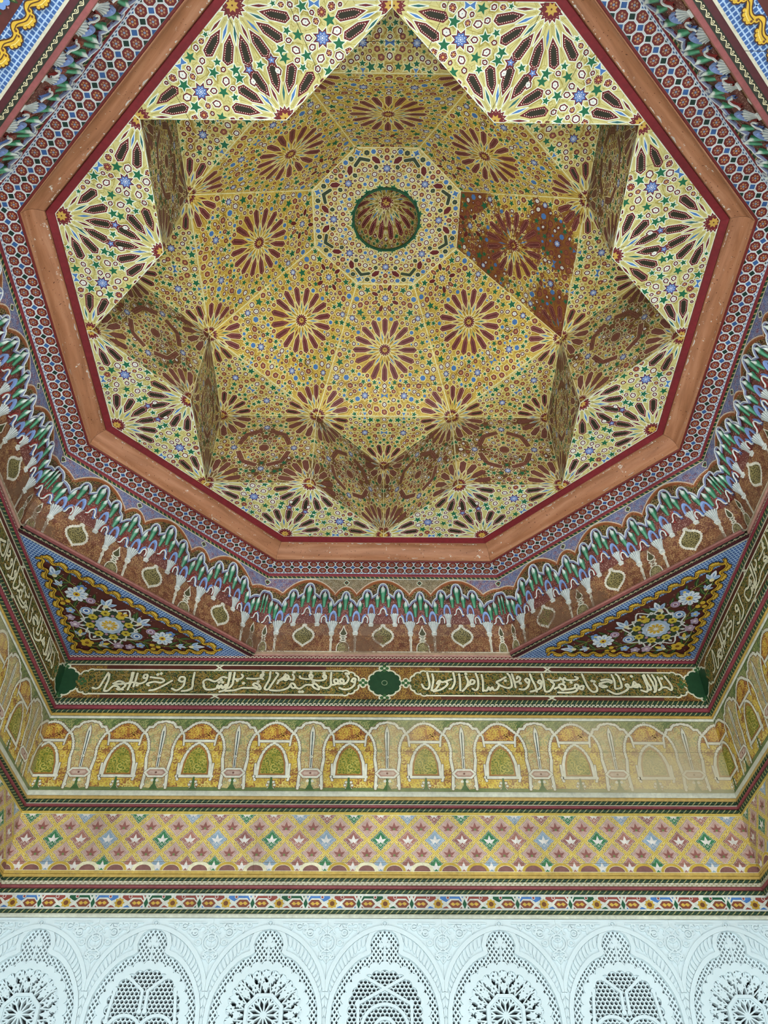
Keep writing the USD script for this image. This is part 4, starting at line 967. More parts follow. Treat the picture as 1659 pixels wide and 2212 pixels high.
CREAM = '#e9e4c9'
def lobed(x0, x1, z0, z1, e, n=7):
    """A long cartouche with scalloped, narrowing ends."""
    zc_, h = (z0+z1)/2, (z1-z0)/2; P = [box(x0+e, z0, x1-e, z1)]
    for s, xe in ((-1, x0+e), (1, x1-e)):
        P.append(Polygon([(xe+s*(e-.02)*math.cos(t), zc_+h*.86*math.sin(t)) for t in np.linspace(-PI/2, PI/2, 16)]))
        for t in np.linspace(-PI/2+.22, PI/2-.22, n): P.append(Point(xe+s*(e-.03)*math.cos(t), zc_+h*.82*math.sin(t)).buffer(.024, quad_segs=3))
    return unary_union(P)
TX = lambda X, Y: (0.00336931*X+1.26280e-05*Y-2.7999056, 2.3136e-05*X-0.00397172*Y+4.8437225)
K = 300/952
STROKES = [  # traced from the painted inscription: (left, top of the traced area), strokes in its own pixels, dots
 ((200, 1445), [[(18,132),(40,138),(62,128),(75,95),(98,30)],[(108,40),(112,75),(106,110),(100,150),(125,152),(142,132),(158,120),(185,124),(205,140),(225,145)],[(150,103),(180,108),(230,105),(262,100)],[(160,98),(185,88),(215,95),(235,118),(205,145),(185,140)],[(262,30),(264,70),(258,104)],[(272,30),(270,90),(258,145)],[(300,35),(297,80),(292,125)],[(345,62),(350,45),(368,45),(372,60),(355,68),(345,60)],[(372,60),(366,88),(330,105),(300,98),(270,95)],[(395,60),(430,65),(470,70),(492,85),(470,98),(430,92),(390,100),(380,108),(395,118)],[(405,150),(440,145),(490,120),(545,85)],[(590,80),(600,60),(625,62),(632,82),(612,92),(592,82)],[(632,82),(628,120),(590,150),(555,138)],[(690,30),(688,90),(690,130),(660,150),(625,155)],[(690,140),(660,152)],[(770,120),(760,90),(790,75),(840,90),(885,60),(915,65)],[(765,120),(790,145),(850,140),(862,115),(872,137),(885,115),(897,137),(915,112),(925,130),(910,150),(880,160)],[(930,30),(932,90),(928,125)]], [(315,115),(440,42),(462,36),(880,80),(868,96),(892,96)]),
 ((490, 1440), [[(18,45),(15,90),(5,130),(-18,150)],[(45,45),(42,90),(40,125),(20,150),(0,150)],[(50,90),(75,90),(95,85),(105,70),(95,58)],[(135,85),(175,88),(215,85),(235,75),(245,58),(228,60),(228,80),(245,90)],[(0,170),(60,165),(110,150),(150,150),(190,150),(225,160),(235,150),(215,125),(190,118),(182,130),(215,146)],[(290,40),(288,90),(270,130),(262,155),(285,160),(310,120),(330,85),(345,58),(330,45)],[(345,120),(360,95),(385,75),(395,55)],[(350,100),(385,90),(405,62),(420,80),(400,98),(385,82),(420,88),(450,95),(455,75),(445,58)],[(300,165),(360,168),(420,150),(440,120),(460,125),(470,145),(450,150),(436,132)],[(470,145),(500,155),(540,130),(580,130),(600,120),(625,140),(630,160),(600,150),(585,135)],[(495,70),(500,82),(540,90),(575,85),(582,65),(562,60),(563,75),(580,80)],[(580,95),(620,100),(660,95),(675,72),(660,60),(655,75),(675,85)],[(710,45),(708,90),(710,130),(690,150),(660,150),(640,140)],[(710,130),(740,125),(760,105),(745,90),(730,100),(745,120),(790,120),(795,98),(775,90),(775,110),(800,125)],[(800,125),(820,110),(830,85),(820,68)],[(850,105),(862,85),(877,90),(870,110),(850,105)],[(875,95),(870,130),(840,155),(800,160),(770,150)]], [(70,100),(240,42),(213,106),(115,118),(452,42),(500,176),(520,176),(570,45),(660,48),(812,52),(828,52),(590,110)]),
 ((870, 1445), [[(125,110),(140,135),(165,140),(178,110),(165,30)],[(200,40),(205,80),(195,130),(190,150),(215,145),(240,115),(250,95)],[(228,105),(245,85),(270,95),(330,75)],[(205,158),(260,142),(300,110),(290,92)],[(345,30),(352,90),(330,135),(312,140)],[(385,40),(388,85),(385,150)],[(430,55),(442,90),(430,125),(400,155)],[(455,100),(465,80),(487,85),(480,105),(455,110),(440,120)],[(500,35),(512,80),(508,130),(490,150),(470,140)],[(540,45),(545,90),(540,155)],[(540,150),(565,152),(580,130),(590,150),(605,130),(615,150),(640,140),(652,112),(638,95),(668,80),(705,60)],[(650,112),(690,130)],[(690,130),(715,135),(740,120),(735,60),(720,35)],[(750,40),(760,90),(765,130)],[(765,95),(790,90),(805,70),(790,55),(780,70)],[(835,80),(850,70),(866,85),(850,100),(836,82)],[(866,85),(850,125),(820,145),(790,143)],[(875,40),(885,80),(900,120),(905,160)],[(922,95),(935,82),(948,92),(935,105),(922,97)],[(948,95),(935,132),(900,150),(862,160)]], [(800,102),(432,38),(700,85)]),
 ((1160, 1445), [[(35,40),(42,90),(40,140),(48,160),(80,150),(110,110),(92,92)],[(75,75),(110,85),(150,80),(160,65),(175,80),(190,65),(205,80),(260,80),(282,66),(265,58)],[(110,140),(140,130),(165,150),(185,125),(165,107),(142,117),(155,140),(190,145),(245,135),(255,112),(275,115),(270,138),(248,134)],[(270,135),(250,157),(200,166),(130,165)],[(275,130),(310,120),(300,145),(280,140)],[(315,40),(325,80),(340,130),(365,160),(395,155),(400,130),(385,107)],[(510,85),(480,76),(440,82)],[(420,120),(440,130),(470,125),(440,115),(425,105),(480,92),(505,100),(512,88)],[(520,45),(530,90),(525,135),(540,140),(572,125),(565,60),(550,40)],[(470,150),(520,175),(570,165),(612,140),(600,116),(617,110),(625,130)],[(625,130),(645,125),(665,92),(682,128),(650,125),(690,110),(700,130)],[(700,150),(735,160),(747,130),(735,50)],[(745,45),(755,95),(770,140),(748,150)],[(770,45),(790,100),(795,150)],[(800,45),(815,95),(800,150),(785,163)],[(820,150),(845,130),(840,80),(835,60)],[(845,132),(880,132),(905,150),(915,120),(885,55)]], [(180,95),(230,97),(375,87),(390,90),(655,55),(595,75),(860,70),(100,92)])]
def inscription_art():
    z0, z1 = -1.1435, -.8475; R = box(-WALL, z0, WALL, z1); A = Art(R); A.add(R, '#70422c', 1)
    for a, b, c in ((-.8475, -.858, '#e2dcc0'), (-.858, -.892, '#5c2c22'), (-1.108, -1.1435, '#6a3a2a')): A.add(box(-WALL, b, WALL, a), c, 2)
    mid = box(-WALL, -1.105, WALL, -.895); ends = unary_union([box(-WALL, -1.14, -2.02, -.862), box(-.42, -1.14, .42, -.862), box(2.02, -1.14, WALL, -.862)]); A.add(ends, '#6a4426', 3)
    scrolls(A, ends.buffer(-.004), .03, ['#b08a40', '#a57c38', '#8a5a2c'], 4, 21, 1.5, .16, '#c9a860')
    for x0, x1 in ((-2.235, -.165), (.19, 2.235)):
        C = lobed(x0, x1, -1.098, -.905, .13); A.add(C.buffer(.013), CREAM, 6); A.add(C, '#2e3a1a', 7); I = C.buffer(-.004)
        scrolls(A, I, .042, ['#9a7a34', '#a98840', '#8f7030'], 8, 31, 1.25, .2, '#d6d2b4', .8); scrolls(A, I, .026, ['#5a6a30', '#7a6a34'], 8.5, 33, .7, .2, '#c9ccb4')
        cx = (x0+x1)/2
        for z, zz in ((-.852, -.9), (-1.103, -1.14)):
            A.line([(cx-.03, z), (cx+.03, zz)], .011, CREAM, 9); A.line([(cx+.03, z), (cx-.03, zz)], .011, CREAM, 9)
        for a, b in ((-.905, -.893), (-1.11, -1.098)): A.add(box(x0+.12, a, x1-.12, b), CREAM, 6)
    for cx, r in ((.012, .118), (-WALL, .13), (WALL, .13)):
        G = unary_union([Point(P2(r*.72, k*PI/6, (cx, -1.0))).buffer(r*.3, quad_segs=3) for k in range(12)]+[Point(cx, -1.0).buffer(r*.75)]); G = affinity.scale(G, 1., .92, origin=(cx, -1.))
        A.add(G.buffer(.012), CREAM, 7); A.add(G, '#214a2c', 8)
        for dx, dz in ((0, .135), (0, -.135), (.155, 0), (-.155, 0)):
            q = unary_union([Point(cx+dx+.02*math.cos(t), -1.0+dz*.93+.02*math.sin(t)).buffer(.015, quad_segs=3) for t in (0, PI/2, PI, 3*PI/2)]); A.add(q.buffer(.009), CREAM, 6); A.add(q.buffer(-.002), '#3f6a3c', 9)
    A.add(Point(.012, -1.).buffer(.022), '#9fae8a', 9); A.add(Point(.012, -1.).buffer(.017), '#214a2c', 10)
    for (ox, oy), ss, dd in STROKES:
        for p in ss:
            q = [TX(ox+x*K, oy+y*K) for x, y in rail(p, n=5)]; g = LineString(q).buffer(.0082, quad_segs=3); A.add(g.buffer(.0035), '#232a14', 13); A.add(g, '#ece6c6', 14)
        for x, y in dd: A.add(Point(TX(ox+x*K, oy+y*K)).buffer(.012, quad_segs=3), '#e6e0c2', 14)
    return A
IA = inscription_art()
def make_insc(mtx, label):
    t = thing('inscription_board', label, 'painted frieze', mtx, 'inscription boards round the top of the walls')
    for i, (a, b) in enumerate(((-WALL, -.9), (-.9, .9), (.9, WALL))): IA.put('board', 'painted_frieze', t, box(a+.0008, -1.1435, b-.0008, -.8475))
    return t
on_walls(make_insc, lambda k: {'far': 'long board of cream Arabic lettering in two green cartouches on the far wall', 'left': 'greenish board of lettering on the left wall', 'right': 'board of cream lettering on the right wall, seen steeply'}[k])

def arcade_bay(side):
    """One bay, from one sword to the next; local x = 0 at the niche."""
    B = .2575; R = box(-B, -1.8425, B, -1.306); A = Art(R); zz = lambda y: -1.325-.00133*(y-50); k = .00119
    def both(P): return [(x*k, zz(y)) for x, y in P], [(-x*k, zz(y)) for x, y in P]
    A.add(R, '#6f7f4c', 1); scrolls(A, box(-B, -1.42, B, -1.31), .035, ['#8f9a5c', '#55703c', '#a9a86c'], 2, 41, 1.2, .18)
    arch = [(0, 55), (30, 60), (53, 72), (83, 98), (120, 128), (139, 165), (149, 210), (145, 260), (156, 335), (150, 420)]
    r, l = both(arch); IN = Polygon(r+l[::-1]).buffer(0)
    swd = [(108, 120), (118, 100), (128, 86), (150, 84), (166, 62), (190, 56), (217, 50)]; sr, sl_ = both(swd)
    SR = Polygon(sr+[(B, zz(430)), (150*k, zz(420)), (156*k, zz(335)), (145*k, zz(260)), (149*k, zz(210)), (139*k, zz(165)), (120*k, zz(128))]).buffer(0); SL = affinity.scale(SR, -1, 1, origin=(0, 0))
    for g in (SR, SL): A.add(g, '#cbb987', 3); scrolls(A, g, .03, ['#ddc67c', '#b89060', '#9aa374', '#bd9a66'], 4, 43, 1.3, .17)
    A.add(IN, '#c39c4c', 3); scrolls(A, IN, .034, ['#e0c452', '#d9b748', '#9a6238', '#e4d078'], 4, 45, 1.5, .2)
    top = Polygon([(x, max(z, zz(163))) for x, z in r[:6]]+[(x, max(z, zz(163))) for x, z in l[:6]][::-1]).buffer(0); A.add(top, '#b87c38', 4.6); scrolls(A, top, .03, ['#dfc052', '#d8b04a', '#8a4a30'], 5, 47, 1.6, .2)
    N = Polygon([(x*k, zz(y)) for x, y in ((0, 200), (22, 212), (38, 228), (52, 256), (62, 290), (66, 345))]+[(-x*k, zz(y)) for x, y in ((66, 345), (62, 290), (52, 256), (38, 228), (22, 212))]).buffer(0)
    W, Ln = '#e6e4d2', '#7d6250'
    def cream(P, w=.019, sc=False):
        g = scallop(P, w*.62, w*1.25, w*.7) if sc else LineString(P).buffer(w/2, quad_segs=2, cap_style=2 if not sc else 1)
        A.add(g.buffer(.0042, quad_segs=2), Ln, 6); A.add(g, W, 7)
    for P in (r, l): cream(P[:5], .017, True); cream(P[4:8], .016, True); cream(P[7:], .019)
    for P in (sr, sl_): cream(rail(P, n=3), .018, True)
    niche = [(0, 175), (22, 186), (41, 202), (56, 222), (66, 242), (80, 285), (85, 358)]; nr, nl = both(niche)
    A.add(N.buffer(.014), '#a9763a', 5.5); A.add(N, '#6f7c2a', 8); scrolls(A, N, .036, ['#b3a344', '#a4983c', '#c2b45a'], 9, 49, 1.5, .18)
    for P in (nr, nl): cream(P[:5], .0165, True); cream(P[4:], .019)
    for P in (((-100, 362), (100, 362)), ((-90, 165), (90, 165))): cream([(x*k, zz(y)) for x, y in P])
    for s in (1, -1):
        cream([(s*90*k, zz(168)), (s*95*k, zz(132)), (s*108*k, zz(113))], .013); cream([(s*92*k, zz(160)), (s*88*k, zz(192))], .012)
        cream([(s*97*k, zz(290)), (s*95*k, zz(378))], .013)
        for x, y in ((100, 362), (92, 380), (14, 392), (20, 408), (12, 425), (150, 425), (158, 408)): A.add(Point(s*x*k, zz(y)).buffer(.0115), Ln, 6); A.add(Point(s*x*k, zz(y)).buffer(.0085), W, 7)
        c = s*B; bl = Polygon([(c, zz(72)), (c+.012, zz(98)), (c+.016, zz(130)), (c+.009, zz(250)), (c+.009, zz(318)), (c-.009, zz(318)), (c-.009, zz(250)), (c-.016, zz(130)), (c-.012, zz(98))])
        A.add(bl.buffer(.004), Ln, 7); A.add(bl, W, 8); A.add(LineString([(c, zz(110)), (c, zz(310))]).buffer(.0032), '#3d5058', 9)
        A.add(Point(c, zz(252)).buffer(.015), Ln, 8); A.add(Point(c, zz(252)).buffer(.0115), W, 9)
        hx = Polygon([(c-.068, zz(343)), (c-.045, zz(325)), (c+.045, zz(325)), (c+.068, zz(343)), (c+.045, zz(361)), (c-.045, zz(361))]); A.add(hx.buffer(.014, join_style=2), Ln, 9); A.add(hx.buffer(.011, join_style=2), W, 10); A.add(hx.buffer(-.002), '#b58f80', 11); A.add(hx.buffer(-.012), '#cbb0a0', 12); A.add(Point(c, zz(343)).buffer(.007), '#7a5048', 13)
        A.add(Polygon([(c-.009, zz(361)), (c+.009, zz(361)), (c+.008, zz(405)), (c+.03, zz(432)), (c-.03, zz(432)), (c-.008, zz(405))]), '#4a6a3a', 9); 
        for dx in (-.016, .016): A.add(Point(c+dx, zz(385)).buffer(.010), W, 10)
    A.add(Polygon([(-.006, zz(366)), (.006, zz(366)), (.01, zz(415)), (.026, zz(432)), (-.026, zz(432)), (-.01, zz(415))]), '#4a6a3a', 8)
    A.add(Point(0, zz(172)).buffer(.008), W, 8); A.add(Point(0, zz(48)).buffer(.0095), W, 8); A.add(Point(0, zz(48)).buffer(.005), '#7d8a5c', 9)
    return A
BAYA = arcade_bay(0)
def make_arcade(mtx, label, dusty=True):
    t = thing('arcade_board', label, 'painted frieze', mtx, 'painted arcade boards round the walls'); B = .515; off = .03+.2575
    for i in range(-5, 5):
        cx = off+B*i; lo, hi = max(-WALL, cx-B/2), min(WALL, cx+B/2)
        if hi-lo < .03: continue
        for a, b in ((-1.8425, -1.5465), (-1.5445, -1.306)):
            r = BAYA.mesh(box(lo-cx, a, hi-cx, b), lambda V: V+[cx, 0, 0])
            if r: obj('arch_bay', r[0], 'painted_frieze_dusty' if cx > .1 else 'painted_frieze', t, r[1])
    bk = trimesh.creation.box(bounds=[(-WALL, -1.84, -.03), (WALL, -1.31, -.001)]); obj('back', bk, 'dark_wood', t)
    return t
on_walls(make_arcade, lambda k: {'far': 'yellow painted arcade of scalloped niches across the far wall', 'left': 'dull painted arcade of niches on the left wall', 'right': 'dusty painted arcade of niches on the right wall'}[k])

def lattice_art():
    z0, z1 = -2.391, -1.989; R = box(-WALL, z0, WALL, z1); A = Art(R); A.add(R, '#b58c33', 1)
    p = .1722; hz = .0845
    half = [(0, 1.1), (.10, .93), (.24, .80), (.30, .64), (.44, .60), (.48, .46), (.62, .42), (.66, .26), (.84, .20), (1.0, .02), (.84, -.14), (.66, -.2), (.62, -.38), (.47, -.43), (.43, -.58), (.28, -.63), (.23, -.82), (.1, -.9), (0, -1.06)]
    S0 = Polygon(half+[(-x, y) for x, y in half[::-1][1:-1]])
    def cellp(cx, cz, s): return affinity.translate(affinity.scale(S0, p/2*s, hz*s, origin=(0, 0)), cx, cz)
    k0 = -1.219
    big = Polygon([(0, 1), (1, 0), (0, -1), (-1, 0)])
    def sub(cx, cz, col, lot, idx):
        for s, c, l in ((.985, '#8a6a26', 2), (.965, '#f0e6bc', 3), (.93, '#e2c560', 4), (.845, '#d3b04c', 5), (.775, '#f2e8c6', 6), (.725, '#6a4a40', 7), (.695, col, 8)): A.add(cellp(cx, cz, s*1.05), c, l)
        q = cellp(cx, cz, .65); 
        if q.geom_type == 'Polygon': A.dots(along(q.exterior, .0095), .0026, '#e9dcd0', 9)
        for a in ((-1.0, .5, .045), (0.0, .62, .05), (1.0, .5, .045), (-1.9, .35, .03), (1.9, .35, .03)):
            c1 = '#9c625a' if not lot else '#f0e8e0'; A.add(place(Polygon([(0, 0), (.4, .22), (1, 0), (.4, -.22)]), (cx, cz-.012), PI/2-a[0], a[2]*.95), c1, 10)
        if lot:
            for x, y in ((-.016, -.02), (.016, -.02), (0, -.032)): A.add(Point(cx+x, cz+y).buffer(.007, quad_segs=2), '#e6dcd2', 11); A.add(Point(cx+x, cz+y).buffer(.004, quad_segs=2), col, 12)
        else: A.add(Point(cx, cz-.012).buffer(.008, quad_segs=2), '#7a8a52', 12)
    cols = ['#b57c6e', '#97aec2', '#a36c64', '#3f8256']
    for i in range(-8, 22):
        x = k0+p*i
        for cz, sh in ((-2.174, 0), (-2.343, 2)): sub(x, cz, cols[(i+sh) % 4] if (i+sh) % 2 == 0 or True else '', True, i)
        sub(x, -2.005, cols[(i+1) % 4], True, i)
        for cz in (-2.0895, -2.2585): sub(x+p/2, cz, '#cba69a', False, i)
    # the straps' long curves, twined over one another
    for d in (1, -1):
        for j in range(-6, 40):
            P = []
            for t in range(0, 25):
                f = t/24*5; x = k0+p*(j-6)/1+d*p*.5*f; z = -1.96-hz*f; w = math.sin(f*PI)*.012*(1 if j % 2 else 1); P.append((x+w*.6, z+abs(w)*.4*d))
            g = LineString(P)
            for w, c, l in ((.020, '#f2e9c4', 13), (.0155, '#cfac45', 14)): A.add(g.buffer(w/2, cap_style=2, quad_segs=2).difference(unary_union([cellp(k0+p*i, cz, .70) for i in range(j-9, j+9) for cz in (-2.174, -2.343)] if False else [])) if False else g.buffer(w/2, cap_style=2, quad_segs=2), c, l) if False else None
    for a, b, c in ((z1, z1-.018, '#d6b95a'), (z0+.018, z0, '#d0ad58')): A.add(box(-WALL, min(a, b), WALL, max(a, b)), c, 14)
    A.add(box(-WALL, z1-.021, WALL, z1-.018), '#f2e9c4', 15); A.add(box(-WALL, z0+.018, WALL, z0+.021), '#f2e9c4', 15)
    for i in range(-16, 46):
        x = k0+p*i/2; P = [(x+p*.36*math.cos(t), z0+.018+.05*math.sin(t)) for t in np.linspace(0, PI, 10)]
        if i % 2:
            A.add(Polygon(P), '#8d5f58', 13)
            for w, c, l in ((.022, '#f2e9c4', 13.4), (.0165, '#cfac45', 14)): A.add(LineString(P).buffer(w/2, cap_style=2), c, l)
    return A
LA = lattice_art()
def make_lattice(mtx, label):
    t = thing('lattice_board', label, 'painted frieze', mtx, 'palmette lattice boards round the walls')
    for a, b in ((-2.391, -2.318), (-2.316, -1.989)):
        for x0, x1 in ((-WALL, -.8), (-.8, .85), (.85, WALL)): LA.put('board', 'painted_frieze', t, box(x0+.0006, a, x1-.0006, b))
    return t
on_walls(make_lattice, lambda k: {'far': 'yellow lattice board of pink, green and blue palmettes across the far wall', 'left': 'lattice board of palmettes on the left wall', 'right': 'lattice board of palmettes on the right wall'}[k])

def cartouche_art():
    z0, z1 = -2.6035, -2.509; R = box(-WALL, z0, WALL, z1); A = Art(R); A.add(R, '#e2e2d6', 1); zc_ = -2.566; u = .3192
    for i in range(-6, 12):
        x = -.943+u*(i-0)+0; c2 = ('#4f7fc0', '#1f5a3c')[i % 2]; c1 = '#9a4a40'
        for s in (-1, 1):
            for up in (1, -1):
                col = c2 if (up*s > 0) == (i % 4 < 2) else c1
                g = Polygon([(x+s*.012, zc_+up*.033), (x+s*.035, zc_+up*.018), (x+s*.05, zc_+up*.012), (x+s*.075, zc_+up*.032), (x+s*.125, zc_+up*.032), (x+s*.14, zc_+up*.014), (x+s*.153, zc_+up*.045), (x+s*.015, zc_+up*.045)]); A.add(g, col, 2)
                A.add(Point(x+s*.06, zc_+up*.038).buffer(.011, quad_segs=3).intersection(R), '#e2d6d0', 3); A.add(Point(x+s*.06, zc_+up*.038).buffer(.007, quad_segs=2), c1, 4)
            h = x+s*.103; hx = Polygon([(h-.042, zc_), (h-.022, zc_+.022), (h+.022, zc_+.022), (h+.042, zc_), (h+.022, zc_-.022), (h-.022, zc_-.022)]); A.add(hx, '#8a4a34', 5)
            for a in (0, PI): A.add(place(Polygon([(.0, 0), (.014, .011), (.028, 0), (.014, -.011)]), (h, zc_), a), '#d8b04a', 6)
            A.line([(h-.012, zc_-.01), (h+.012, zc_+.01)], .004, '#d8b04a', 6)
            A.line([(x+s*.045, zc_-.012), (x+s*.062, zc_+.012)], .008, '#eceade', 7)
        A.add(star((x, zc_), .032, 8, .72), '#cfa53a', 8); A.add(Point(x, zc_).buffer(.014), '#7a4a24', 9)
        g = x+u/2; A.add(Polygon([(g-.013, zc_), (g, zc_+.03), (g+.013, zc_), (g, zc_-.03)]), '#1d5a3a', 5)
        for s in (-1, 1):
            for q in (x, g): A.line([(q-.026 if q == g else q-.02, zc_-s*.05), (q+(.026 if q == g else .02), zc_+s*.05)], .009 if q == g else .0, '#e8e6dc', 4) if q == g else None
    for a, b in ((z1, z1-.011), (z0+.011, z0)): A.add(box(-WALL, min(a, b), WALL, max(a, b)), '#e6e6dc', 10)
    return A
CA = cartouche_art()
def make_cart(mtx, label):
    t = thing('cartouche_board', label, 'painted frieze', mtx, 'cartouche boards over the plaster')
    for a, b in ((-WALL, -.62), (-.62, .95), (.95, WALL)): CA.put('board', 'painted_frieze', t, box(a+.0006, -2.6035, b-.0006, -2.509))
    return t
on_walls(make_cart, lambda k: f'narrow board of hexagon cartouches and yellow stars on the {k} wall, above the plaster')
# ---------------------------------------------------------------- carved plaster: pierced windows in scalloped arches; local space as for the boards
ZB, PB = -3.42, .675
def sm(P, n=5): return rail(P, n=n)
def opening():
    h = [(0, -2.716), (.034, -2.722), (.062, -2.742), (.078, -2.772), (.085, -2.806), (.078, -2.834), (.076, -2.846), (.098, -2.862), (.135, -2.876), (.17, -2.90), (.205, -2.935), (.236, -2.975), (.262, -3.02), (.283, -3.07), (.297, -3.13), (.302, -3.2), (.302, ZB+.05)]
    return Polygon(h+[(-x, z) for x, z in h[::-1][:-1]])
def ring_lobes(k=1., n=15):
    """The scalloped band inside the opening; k < 1 shrinks it to its inner edge."""
    base = [(.262*math.cos(t)*1.0, -3.155+.262*math.sin(t)) for t in np.linspace(-.0, PI, n)]
    return base
def band_shapes():
    a = np.linspace(0, PI, 14); out = unary_union([Polygon([(.235, ZB+.05)]+[(.235*math.cos(t), -3.155+.25*math.sin(t)) for t in a]+[(-.235, ZB+.05)])]+[Point(.226*math.cos(t), -3.155+.236*math.sin(t)).buffer(.033, quad_segs=4) for t in np.linspace(.05, PI-.05, 13)]+[Point(s*.228, z).buffer(.031, quad_segs=4) for s in (-1, 1) for z in (-3.2, -3.255, -3.31)])
    inn = unary_union([Polygon([(.185, ZB+.05)]+[(.185*math.cos(t), -3.155+.2*math.sin(t)) for t in a]+[(-.185, ZB+.05)])]+[Point(.183*math.cos(t), -3.155+.195*math.sin(t)).buffer(.029, quad_segs=4) for t in np.linspace(.05, PI-.05, 13)]+[Point(s*.186, z).buffer(.027, quad_segs=4) for s in (-1, 1) for z in (-3.2, -3.255, -3.31)])
    return out, inn
OPEN = opening(); BO, BI = band_shapes()
def ext(g, z0, z1):
    ms = [trimesh.creation.extrude_polygon(p, z1-z0, engine='earcut') for p in polys(g) if p.area > 3e-6]
    if not ms: return None
    m = trimesh.util.concatenate(ms); m.apply_translation([0, 0, z0]); return m
def window(kind, mtx, label):
    t = thing('plaster_window', label, 'window', mtx, 'pierced plaster windows along the far wall')
    rect = box(-PB/2+.0004, ZB, PB/2-.0004, -2.652)
    def put(name, g, z0, z1, mat='plaster'):
        m = ext(g, z0, z1)
        if m is not None: obj(name, m, mat, t)
    put('arch_face', rect.difference(OPEN), -.05, 0.)
    # net between the arch and the scalloped band: crossed straps with square holes
    net = OPEN.buffer(.004).difference(BO.buffer(-.004)).intersection(rect); L = []
    for i in range(-40, 40):
        for d in (1, -1): L.append(LineString([(i*.0255, -2.6), (i*.0255+d*.72*.86, -3.46)]).buffer(.0042, cap_style=2))
    put('crossed_net', unary_union(L).intersection(net), -.045, -.012)
    stem = unary_union([box(-.005, -2.9, .005, -2.79), Polygon([(0, -2.745), (.014, -2.775), (0, -2.805), (-.014, -2.775)]).buffer(.004), Point(-.02, -2.80).buffer(.014), Point(.02, -2.80).buffer(.014)])
    put('lily_stem', stem.intersection(OPEN), -.03, -.004)
    put('scalloped_band', BO.difference(BI).intersection(rect), -.05, -.002)
    inner = BI.buffer(.004).intersection(rect)
    if kind != 'star':
        H = []; p = .0245
        for j in range(0, 26):
            for i in range(-10, 11):
                c = (i*p+(j % 2)*p/2, -2.93-j*p*.866)
                if inner.contains(Point(c)): H.append(ngon(c, p*.43, 6, PI/6))
        put('honeycomb', inner.difference(unary_union(H)), -.045, -.016)
        if kind == 'cross':
            B = [[(-.115, -2.968), (.15, -3.11)], [(.12, -2.968), (-.155, -3.11)], [(-.15, -3.1), (-.15, ZB)], [(.15, -3.1), (.15, ZB)]]
            ring = [LineString([(.13*math.cos(a), -3.24+.13*math.sin(a)) for a in np.linspace(.15, PI-.15, 16)]), LineString([(.06*math.cos(a), -3.24+.06*math.sin(a)) for a in np.linspace(0, PI, 10)])]
        else:
            B = [[(-.105, -2.975), (-.015, -3.045), (-.015, -3.15)], [(.105, -2.975), (.015, -3.045), (.015, -3.15)], [(-.17, -3.04), (-.19, -3.2)], [(.17, -3.04), (.19, -3.2)]]
            ring = [LineString([(s*.09+.095*math.cos(a), -3.255+.085*math.sin(a)) for a in np.linspace(.1, PI-.1, 14)]) for s in (-1, 1)]
        put('raised_bars', unary_union([LineString(b).buffer(.008) for b in B]+[Point(q).buffer(.013) for b in B for q in (b[0], b[-1])]+[g.buffer(.0085) for g in ring]).intersection(inner), -.03, -.003)
    else:
        c = (0, -3.165); S = []
        O = ngon(c, .118, 8, PI/8); S.append(O.difference(ngon(c, .09, 8, PI/8)))
        for a in range(12): S.append(LineString([P2(.0, a*PI/6, c), P2(.09, a*PI/6, c)]).buffer(.0042))
        S.append(LineString(list(star(c, .092, 12, .62, PI/12).exterior.coords)).buffer(.0042)); S.append(star(c, .024, 12, .7))
        for r, n in ((.15, 16), (.185, 20), (.212, 24)):
            for k in range(n): S.append(star(P2(r, k*2*PI/n+(PI/n if r == .185 else 0), c), .024, 6, .62, k).buffer(.001).difference(Point(P2(r, k*2*PI/n+(PI/n if r == .185 else 0), c)).buffer(.006 if k % 2 else .0)))
        for k in range(24): S.append(LineString([P2(.115, k*PI/12, c), P2(.235, k*PI/12+.18, c)]).buffer(.0036)); S.append(LineString([P2(.115, k*PI/12, c), P2(.235, k*PI/12-.18, c)]).buffer(.0036))
        put('star_tracery', unary_union(S).intersection(inner), -.045, -.012)
        put('octagon_band', O.difference(ngon(c, .094, 8, PI/8)).buffer(-.002).intersection(inner), -.02, -.001)
    # low relief on the face
    e = .010
    rib = [(0, -2.705), (.05, -2.712), (.12, -2.738), (.19, -2.783), (.25, -2.845), (.295, -2.915), (.322, -2.985), (.3365, -3.05)]
    R = unary_union([LineString(sm(rib)).buffer(.0125, cap_style=2), LineString(sm([(-x, z) for x, z in rib])).buffer(.0125, cap_style=2)]).intersection(rect).difference(OPEN); put('arch_rib', R, -.002, e+.004)
    side = unary_union([LineString([(s*.3365, -3.05), (s*.3365, ZB)]).buffer(.008, cap_style=2) for s in (-1, 1)]).intersection(rect)
    edge = OPEN.buffer(.026).difference(OPEN.buffer(.001)).intersection(rect); put('arch_edge', edge.difference(R.buffer(.001)), -.002, e+.003)
    F = []; rl = LineString(sm(rib, 8))
    for s in (-1, 1):
        for k in range(13):
            f = .17+k*.063; p = rl.interpolate(f, normalized=True); q = rl.interpolate(f+.02, normalized=True); a = math.atan2(q.y-p.y, q.x-p.x)-.95
            g = place(Polygon(rail([(.016, 0), (.034, .010), (.062, .008), (.082, 0), (.06, -.009), (.03, -.006)], True, 3)), (p.x, p.y), a); F.append(g if s > 0 else affinity.scale(g, -1, 1, origin=(0, 0)))
        for k in range(8): g = place(Polygon(rail([(0, 0), (.012, .03), (0, .062), (-.012, .03)], True, 3)), (s*.318, -3.44+k*.05), -s*.35); F.append(g)
    allow = rect.difference(edge.buffer(.002)).difference(R.buffer(.002)).difference(OPEN); [put('carved_leaf', g.intersection(allow), -.002, e) for g in F]
    # corner spandrels (half to each side), roundel over the crown
    V = []
